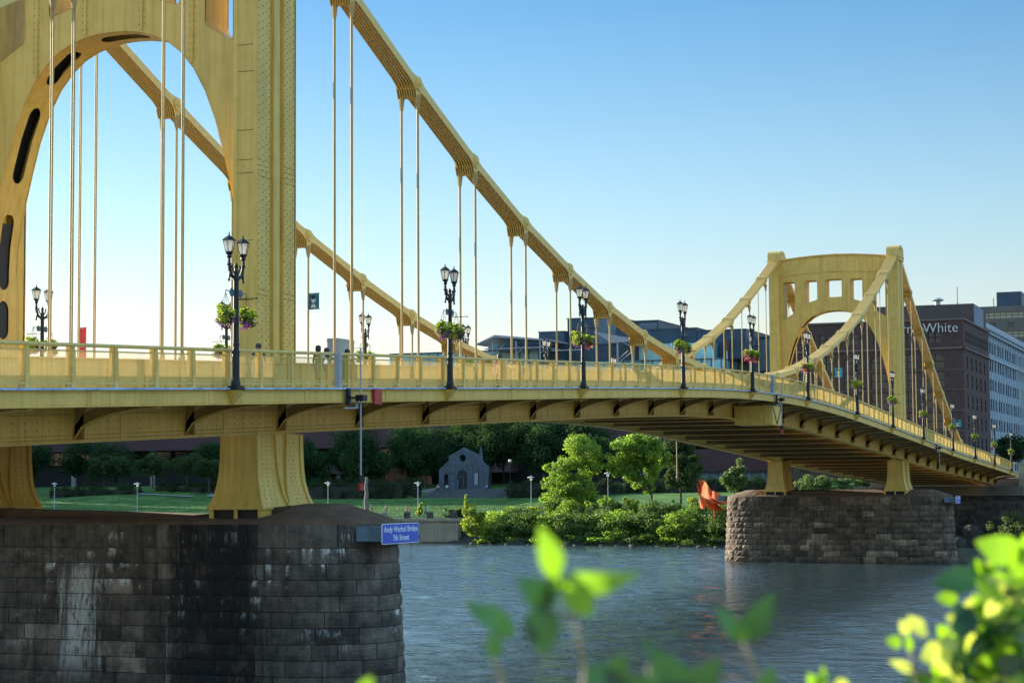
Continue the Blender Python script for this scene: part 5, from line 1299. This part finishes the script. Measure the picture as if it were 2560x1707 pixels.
tree('bank_tree', (187, 68.0, 1.0), [(187, 68.4, 4.6, .8, .9, 1.7), (187, 68.9, 6.0, .45, .5, .9), (187, 67.3, 4.0, 1, 1.3, 1.4), (186.5, 67.0, 2.4, 1.4, 1.8, 1.4)], 5200, .15, 'lf_yel', 'young yellow-green tree at the left end of the bank bushes beside the river wall', None, .1, 14)
tree('bank_tree', (213, 37.8, 5.4), [(213, 37.2, 10.2, 1, 1.2, 1.3), (213, 37.8, 8.2, 1.3, 1.6, 1.4), (213, 36.8, 9.0, 1, 1.0, 1.3)], 3600, .16, 'lf_olive', 'small pale green tree behind the orange sculpture beside the far pier', None, .12, 15)
tree('willow_bush', (225, 27.6, 6.0), [(225, 29.4, 7.9, 1.6, 2.2, 1.3), (225, 26.2, 8.0, 1.6, 2.6, 1.2), (225, 23, 7.6, 1.5, 2.4, 1.1), (225, 20, 7.4, 1.5, 2.2, 1.0)], 6000, .17, 'lf_olive', 'grey-green willow bush seen under the bridge between the far tower feet', None, .1, 16)
# bushes on the bank
rb_ = random.Random(21); k = 0
lead = {0: 'low bush', 1: 'dense dark bush', 2: 'bright-topped bush'}
ylist = [66.2, 63.2, 60.0, 56.8, 53.5, 50.2, 47.0, 43.8, 40.6, 37.4, 34.4, 31.6, 28.6]
for i, y in enumerate(ylist):
    kx = np_interp(y, [-60, 30, 60, 71], [184, 180, 186, 190])
    bl = [(kx+2.6, y, 2.6, 2.6, 2.5, 1.5), (kx+.4, y+rb_.uniform(-1, 1), 1.4, 1.8, 2.4, 1.2), (kx-1.4, y+rb_.uniform(-.8, .8), .55, 1.3, 2.2, .65), (kx+5, y+rb_.uniform(-1, 1), 3.5+rb_.uniform(-.3, .9), 2.2, 1.7, 1.2), (kx+7, y-1.2, 4.3+rb_.uniform(-.3, .5), 2.0, 1.6, .8)]
    tree('bank_bush', (kx+3, y, 1.2), bl, 6500, .15, 'lf_bush' if i % 3 else 'lf_bank', 'leafy green bush on the far bank slope, %s from the river wall' % (ordn+['x'])[i], 'bushes crowding the far bank', .12, 30+i, .34, 12)
for i, (y, z) in enumerate(((52.4, 4.8), (49.4, 5.6), (46.5, 5.4), (39.5, 4.6), (36.8, 5.4), (34.2, 5.4), (61.8, 4.2), (43, 4.4))):
    kx = np_interp(y, [-60, 30, 60, 71], [184, 180, 186, 190])+7.5
    tree('weedy_shrub', (kx, y, z-1.6), [(kx, y, z-.3, 1.1, 1.3, 1.0), (kx, y+.6, z+.3, .5, .6, .7)], 1500, .14, 'lf_bank' if i % 2 else 'lf_yel', 'sunlit weedy shrub on top of the far bank, %s in the row' % ordn[i], 'sunlit shrubs along the bank top', .05, 60+i)
tree('sapling_bush', (192.3, 78.0, 3.5), [(192.3, 78.0, 4.4, .35, .5, .7), (192.3, 77.7, 5.1, .3, .35, .5)], 800, .12, 'lf_yel', 'small bright yellow-green sapling on the river wall beside the steps lamp', None, .04, 70)
for i, y in enumerate((70.9, 72.6, 74.2)):
    tree('low_shrub', (193.5, y, 3.4), [(193.5, y, 4.0, .9, 1.0, .7)], 900, .13, 'lf_bush', 'low dark shrub behind the river wall coping, %s from the bank bushes' % ordn[i], 'low shrubs behind the river wall', .04, 75+i)
# dark woodland behind the lawn: every trunk its own tree
dark = [(252, 131, 12.0, 4.6), (250, 124.5, 12.5, 4.6), (256, 118, 13.5, 5), (248, 112, 12.6, 4.4), (255, 106, 14, 4.8), (249, 101.5, 13.4, 4.2), (258, 97.5, 14.8, 4.6), (254, 91.5, 15, 4.6), (258, 86.0, 15, 4.6), (252, 80.8, 13.6, 4.4), (259, 75.6, 14.6, 4.8), (250, 70.6, 12.6, 3.6), (262, 110, 15.8, 5), (264, 93, 17, 5), (264, 101, 16.6, 5), (263, 83, 16.4, 5)]
for i, (x, y, zc, s) in enumerate(dark):
    g = ground(x, y)
    if y > 119: zc -= .6
    bl = [(x, y, zc, s*.85, s*.85, s*.8), (x, y+s*.45, zc-1.1, s*.5, s*.55, s*.5), (x, y-s*.45, zc-.8, s*.5, s*.55, s*.55), (x-s*.3, y, zc-1.6, s*.5, s*.6, s*.42), (x, y+.6, zc+s*.5, s*.5, s*.5, s*.4)]
    tree('park_tree', (x, y, g-.2), bl, 6500, .24, 'lf_dark', 'dark dense tree in the wood behind the park, %s from the left' % ordn[sorted([d[1] for d in dark[:13]], reverse=True).index(y)] if i < 13 else 'dark tree at the back of the wood behind the grey facade, %s' % ('left of it', 'directly behind it', 'right of it')[i-13], 'dark trees behind the park', .24, 100+i, .34, 10)
olive = [(243, 158.5, 11.6, 2.7), (241, 150.6, 11.9, 3.1), (239, 142.5, 11.8, 2.8), (237, 137.0, 11.2, 2.5), (247, 164.5, 12.0, 2.6)]
for i, (x, y, zc, s) in enumerate(olive):
    g = ground(x, y); bl = [(x, y, zc, s*.8, s, s*.6), (x, y+s*.5, zc-.5, s*.5, s*.6, s*.45), (x, y-s*.5, zc-.4, s*.5, s*.6, s*.45), (x, y, zc+s*.4, s*.5, s*.6, s*.35)]
    tree('ornamental_tree', (x, y, g-.1), bl, 4200, .19, 'lf_mid', 'grey-green ornamental tree on the left lawn, %s from the tower foot' % ['fourth', 'third', 'second', 'nearest', 'fifth'][i], 'ornamental trees behind the left lawn', .17, 140+i, .3, 10)
for i, (x, y, zc, s) in enumerate([(262, 190, 13.5, 5), (266, 181, 14.0, 5), (262, 172.5, 13.0, 4.4), (266, 199, 15, 5.2), (268, 153, 13.4, 4.6), (268, 144, 13.6, 4.6)]):
    g = ground(x, y); bl = [(x, y, zc, s*.8, s*.8, s*.7), (x, y+s*.45, zc-1.3, s*.5, s*.55, s*.5), (x, y-s*.45, zc-1, s*.5, s*.55, s*.5), (x-1, y, zc-2.2, s*.5, s*.7, s*.42)]
    tree('plaza_tree', (x, y, g-.1), bl, 5200, .24, 'lf_dark', 'dark tree against the office building at far left, %s' % ['third from the frame edge', 'fourth from the frame edge', 'fifth from the frame edge', 'second from the frame edge', 'behind the ornamental trees, left one', 'behind the ornamental trees, right one'][i], 'dark trees in front of the office building', .2, 160+i, .34, 9)
def hedge(y0, y1, x, zb, zt, lab, seed):
    r = empty('hedge', (x, (y0+y1)/2, zb), lab, 'hedge', 'clipped hedges behind the lawn'); n = int((y1-y0)/1.6)
    m = MB(); m.box(x-1.1, y0+.3, zb-.4, x+1.1, y1-.3, zt-.45); m.build('branches', M['soil'], r)
    bl = [(x+random.Random(seed+i).uniform(-.3, .3), y0+(i+.5)*(y1-y0)/n, (zb+zt)/2+.1*math.sin(i*1.3), 1.5, 1.15, (zt-zb)*.52) for i in range(n)]
    foliage('foliage', bl, int(900*n), .16, M['lf_hedge'], r, seed, .5, 8, up=.6)
hedge(150.5, 168.5, 236.5, 5.7, 8.0, 'dark hedge at far left below the plaza columns', 200)
hedge(116, 149, 240, 6.4, 8.5, 'long dark hedge behind the ornamental trees', 201)
hedge(99.5, 117.5, 236, 5.7, 8.3, 'dark hedge left of the stone steps', 202)
hedge(98.6, 118, 240, 6.4, 9.0, 'upper dark hedge left of the grey facade', 203)
hedge(62, 81.5, 236, 5.7, 8.2, 'dark hedge right of the stone steps', 204)
hedge(30, 62, 238, 6.0, 8.6, 'long low dark hedge behind the bright bank trees', 205)
m = MB()
for (x0, y0, x1, y1) in ((236, 137, 232, 128), (232, 128, 222, 121), (234.6, 150, 233, 138)):
    a = [(x0, y0), (x0+1.6, y0+.3), (x1+1.6, y1+.3), (x1, y1)]; m.q([(p, q, ground(p, q)+.16) for p, q in a])
m.build('park_path', M['path'], kind='structure')
m = MB(); m.box(232, 124, 6.0, 238, 124.4, 7.0); m.build('low_park_wall', M['path'], label='pale low wall on the left lawn near the tower foot', cat='wall')
for i in range(14):
    y = 66-i*2.7+rr.uniform(-.8, .8); kx = np_interp(y, [-60, 30, 60, 71], [184, 180, 186, 190])
    sz = rr.uniform(.2, .5); m = MB(); m.lathe((kx-4.6+rr.uniform(-.6, .4), y, .05), [(.8*sz, -.4*sz), (sz, 0), (.7*sz, .4*sz), (.2*sz, .55*sz)], 7, a0=rr.uniform(0, 1)); m.v = [(a+rr.uniform(-.2, .2)*sz, b+rr.uniform(-.3, .3)*sz, c+rr.uniform(-.1, .1)*sz) for a, b, c in m.v]
    m.build('shore_stone', M['rock'], label='small dark stone at the foot of the bank bushes, %s from the river wall' % (ordn+['last'])[i], cat='stone', group='stones along the far waterline')
# trees at the end of the bridge and bush at the far right waterline
for i, (x, y, zc, s) in enumerate([(270, 5.5, 13.2, 2.6), (285, 8.2, 13.5, 2.4), (240, -6, 12, 3.4), (250, -2.0, 13, 3.0), (232, -12, 11.5, 4.2)]):
    bl = [(x, y, zc, s*.8, s*.8, s*.75), (x, y+s*.4, zc-1, s*.5, s*.5, s*.5), (x, y-s*.4, zc-.7, s*.5, s*.5, s*.5)]
    tree('street_tree', (x, y, 8.0), bl, 3600, .2, 'lf_dark', 'dark street tree past the bridge end, %s' % ['beside the white terracotta building', 'closest to the brown brick building', 'right of the end pillar', 'just behind the end pillar', 'far right behind the retaining wall'][i], 'street trees past the bridge end', .16, 220+i)
tree('waterside_bush', (183, -4.5, .3), [(183, -2.8, 2.2, 1.2, 1.3, 1.1), (183, -4.8, 2.5, 1.5, 1.8, 1.5), (183, -7.4, 2.5, 1.8, 2.2, 1.8), (182, -4.0, 1.1, 1.2, 1.6, .8)], 5500, .11, 'lf_olive', 'sparse olive-green bush at the water edge at the far right', None, .08, 240)
# weeds in the grass
g = np.random.RandomState(5); n = 40000
px = g.uniform(191.5, 234, n); py = g.uniform(60, 170, n); pz = np.array([ground(a, b) for a, b in zip(px, py)])
hgt = g.uniform(.03, .07, n); ang = g.uniform(0, math.pi, n); wd = g.uniform(.05, .12, n)
V = np.stack([np.stack([px-np.cos(ang)*wd, py-np.sin(ang)*wd, pz], 1), np.stack([px+np.cos(ang)*wd, py+np.sin(ang)*wd, pz], 1), np.stack([px+g.uniform(-.05, .05, n), py, pz+hgt], 1)], 1).reshape(-1, 3)
np_mesh('lawn_grass', V, np.arange(3*n).reshape(n, 3), M['grass'], kind='stuff')
# ------------------------------------------------------------------ blurred foreground sprigs
ax_r = Vector((.3567, -.9342, -.0068)); ax_u = Vector((-.065, -.032, .9974)); ax_f = Vector((.93196, .3553, .0721)); eye = Vector((-66.2202, -34.695, 7.83))
def near(px, py, d):        # site survey: metres right / up / ahead of the tripod -> world
    return eye+ax_f*d+ax_r*((px-1280)/4983*d)-ax_u*((py-853.5)/4983*d)
def leaf(m, b, t, w, roll=0., bend=.15, mi=0, tone=.5, fold=.12):
    b = Vector(b); t = Vector(t); L_ = (t-b).length; d = (t-b)/L_; n0 = (-ax_f+ax_u*.3).cross(d).normalized()
    side = n0; up = d.cross(side).normalized(); side = side*math.cos(roll)+up*math.sin(roll); up = d.cross(side).normalized()
    N_ = 8; row = []
    for i in range(N_+1):
        s = i/N_; ww = w*.56*(math.sin(math.pi*min(1, s*.95+.02)**.75)**.95)*(1-.12*s) if i < N_ else 0.0005
        c = b+d*L_*s+up*bend*L_*math.sin(math.pi*s)*.6
        row.append([c-side*ww+up*fold*ww, c-side*ww*.5+up*fold*.3*ww, c, c+side*ww*.5+up*fold*.3*ww, c+side*ww+up*fold*ww])
    pts = [p for r_ in row for p in r_]; k = 5
    m.faces(pts, [(i*k+j, i*k+j+1, (i+1)*k+j+1, (i+1)*k+j) for i in range(N_) for j in range(4)], mi, tone)
def sprig(name, label, leaves, stems, d, group='blurred leafy sprigs in the foreground'):
    root = near(*stems[0][0], d); r = empty(name, root, label, 'plant', group)
    for (b, t, w, mi, roll, bend, dd) in leaves:
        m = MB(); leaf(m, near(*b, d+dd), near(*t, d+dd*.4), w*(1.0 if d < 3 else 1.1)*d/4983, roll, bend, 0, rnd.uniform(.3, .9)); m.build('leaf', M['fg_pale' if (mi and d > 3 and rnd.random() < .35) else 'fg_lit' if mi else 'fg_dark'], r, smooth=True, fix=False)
    for s in stems:
        m = MB(); m.tube([tuple(near(*p, d+.01)) for p in s], [.0035*d/2.6*max(.35, 1-.25*i) for i in range(len(s))], 6)
        m.build('stem', M['fg_stem'], r, smooth=True)
    return r
Z3 = lambda x, y: (1150+x*.2596, 1300+y*.2596)
sprig('leafy_sprig', 'out-of-focus green sprig in the foreground at bottom centre, its upper leaves sunlit', [
    (Z3(930, 560), Z3(765, 50), 62, 1, .2, .12, .0), (Z3(900, 760), Z3(880, 400), 44, 0, .4, .05, .03), (Z3(1010, 560), Z3(1730, 500), 62, 1, -.3, -.42, -.02), (Z3(1180, 560), Z3(1620, 560), 34, 0, .6, -.1, .03),
    (Z3(1040, 600), Z3(1270, 930), 72, 1, .1, .1, -.02), (Z3(960, 560), Z3(1060, 700), 40, 1, 0, .1, .0), (Z3(870, 830), Z3(540, 560), 74, 0, .2, .15, .02), (Z3(760, 820), Z3(830, 1300), 88, 0, .1, .1, .0), (Z3(880, 850), Z3(800, 700), 50, 0, 0, .1, .03),
    (Z3(520, 1100), Z3(30, 800), 64, 0, .25, .18, .02), (Z3(320, 1330), Z3(330, 1050), 42, 0, .2, .1, .0)],
    [[Z3(1180, 1900), Z3(1200, 1400), Z3(1110, 950), Z3(1010, 600)], [Z3(1100, 940), Z3(880, 880)], [Z3(420, 2000), Z3(420, 1560), Z3(300, 1250), Z3(450, 1080)]], 2.6)
sprig('leafy_sprig', 'blurred two-leaved shoot rising right of the bottom centre over the river', [
    ((1855, 1600), (1785, 1512), 46, 0, .2, .1, .0), ((1862, 1600), (1935, 1478), 66, 0, .1, .15, .02), ((1858, 1605), (1850, 1560), 30, 1, 0, .1, -.01)], [[(1910, 1900), (1900, 1700), (1858, 1602)]], 2.8)
sprig('leafy_sprig', 'dark blurred leaves along the bottom edge between the two shoots', [
    ((1560, 1740), (1450, 1660), 70, 0, .1, .1, 0), ((1500, 1760), (1560, 1630), 90, 0, .2, .1, .02), ((1700, 1770), (1640, 1620), 110, 0, 0, .1, .0), ((1720, 1760), (1800, 1640), 80, 0, .1, .1, .02), ((1640, 1660), (1608, 1585), 22, 0, 0, .1, -.02), ((1900, 1760), (1930, 1660), 60, 0, .3, .1, 0), ((1480, 1770), (1700, 1690), 90, 0, .3, .05, .03)],
    [[(1620, 1950), (1640, 1780), (1620, 1660)], [(1880, 1900), (1900, 1760)]], 2.7)
sprig('leafy_sprig', 'tiny pale green leaf tip at the bottom edge beside the near pier', [((905, 1740), (930, 1690), 40, 1, 0, .1, 0)], [[(890, 1900), (905, 1740)]], 2.7)
Z4 = lambda x, y: (2000+x*.2596, 1300+y*.2596)
lv = [((2150, 420), (1680, 200), 80, 1, .1, .15, 0), ((2157, 620), (1980, 200), 85, 1, .3, .1, .05), ((1700, 560), (1260, 620), 62, 0, .1, .1, 0), ((1520, 760), (1300, 740), 34, 1, 0, .1, 0), ((1780, 520), (1690, 370), 26, 1, .4, 0, 0), ((1800, 520), (1880, 380), 26, 1, .2, 0, 0), ((1780, 640), (1640, 380), 40, 0, 0, .1, .03),
      ((2020, 830), (1850, 700), 62, 1, .1, .1, 0), ((1620, 920), (1720, 720), 46, 1, .2, .1, 0), ((1640, 1000), (1400, 930), 48, 1, .1, .1, 0), ((1080, 1060), (1190, 960), 58, 1, .0, .1, 0), ((1050, 1080), (960, 960), 30, 1, .0, .1, 0), ((1060, 1260), (1030, 1080), 24, 1, .6, 0, 0), ((980, 1190), (820, 1150), 30, 1, .1, .1, 0),
      ((1400, 1260), (1160, 1340), 60, 1, .1, .1, 0), ((1380, 1260), (1470, 1120), 42, 1, .1, .1, 0), ((1080, 1450), (850, 1350), 26, 1, .3, .1, 0)]
rr = random.Random(44)
for i in range(330):
    t = rr.random()**.6; x = 1250+950*t+rr.uniform(-60, 60); ymin = 1560-1250*((x-1200)/960)**1.0; ymin = max(330, ymin)
    y = rr.uniform(ymin, 1640); a = rr.uniform(0, 6.28); L_ = rr.uniform(150, 400)
    lv.append(((x, y), (x+L_*math.cos(a), y+L_*math.sin(a)*.9), rr.uniform(26, 58), 1 if rr.random() < .55 else 0, rr.uniform(-.8, .8), rr.uniform(-.1, .25), rr.uniform(-.1, .5)))
sprig('leafy_bush', 'bright yellow-green bush with sunlit translucent leaves in the lower right foreground', [(Z4(*b), Z4(*t), w_, mi, ro, be, dd) for b, t, w_, mi, ro, be, dd in lv],
    [[Z4(2100, 2200), Z4(1900, 1500), Z4(1780, 1000), Z4(1780, 560)], [Z4(1900, 1900), Z4(1500, 1500), Z4(1420, 1100), Z4(1650, 800)], [Z4(1500, 2000), Z4(1120, 1560), Z4(1060, 1250)], [Z4(2100, 1500), Z4(2100, 900), Z4(2080, 400)], [Z4(1600, 1900), Z4(1300, 1500), Z4(900, 1380)]], 3.9, None)
sprig('leafy_sprig', 'small pale sprig poking up at the bottom edge left of the bright bush', [
    (Z4(160, 1620), Z4(70, 1470), 34, 1, .3, .05, 0), (Z4(180, 1620), Z4(230, 1470), 30, 1, .1, .05, 0), (Z4(240, 1560), Z4(215, 1390), 14, 1, 0, 0, 0), (Z4(330, 1600), Z4(490, 1560), 30, 1, .2, .1, 0), (Z4(320, 1580), Z4(430, 1510), 22, 0, .2, .1, .02)], [[Z4(200, 2000), Z4(200, 1600)], [Z4(300, 2000), Z4(320, 1590)]], 3.6)

# ------------------------------------------------------------------ unseen blocks and trees added outside the frame to shade the park
bS = empty('shade_tower', (276, 250, 8.4), 'tall unseen block added left of the frame to shade the park lawn', 'building')
wins = [(226+i*5, 229+i*5, 12+j*4, 14.4+j*4) for i in range(12) for j in range(8)]
facade(bS, 'X', 262, 224, 288, 8, 47, wins, M['tan'])
wins = [(264+i*5, 267+i*5, 12+j*4, 14.4+j*4) for i in range(5) for j in range(8)]
facade(bS, 'Y', 224, 262, 290, 8, 47, wins, M['tan'])
m = MB(); m.box(262.4, 224.4, 46.5, 290, 288, 46.9); m.box(289.6, 224.4, 8, 290, 288, 47); m.box(262.4, 287.6, 8, 290, 288, 47); m.build('roof', M['tan'], bS)
for i, (x, y, zc, s) in enumerate([(205, 186, 15, 6), (214, 182, 15.5, 6), (224, 188, 16, 6.5), (234, 184, 15.5, 6), (246, 190, 16, 6.5), (200, 196, 14, 6)]):  # added tree row that shades the left lawn
    bl = [(x, y, zc, s*.85, s*.85, s*.9), (x, y+s*.4, zc-2, s*.6, s*.6, s*.6), (x, y-s*.4, zc-2, s*.6, s*.6, s*.6)]
    tree('park_tree', (x, y, ground(x, y)), bl, 3500, .4, 'lf_dark', 'unseen tree added left of the frame to shade the lawn, %s in its row' % ordn[i], 'trees added left of the frame to shade the lawn', .3, 260+i)

bT = empty('shade_block', (340, 318, 8.4), 'wide unseen block added outside the frame to shade the park', 'building')  # second added block that extends the shade
wins = [(296+i*6, 300+i*6, 12+j*5, 15+j*5) for i in range(16) for j in range(6)]
facade(bT, 'Y', 296, 292, 394, 8, 62, wins, M['purple'])
m = MB(); m.box(292.4, 296.4, 61.5, 394, 340, 61.9); m.box(292, 296.4, 8, 292.4, 340, 62); m.box(393.6, 296.4, 8, 394, 340, 62); m.build('roof', M['tan'], bT)
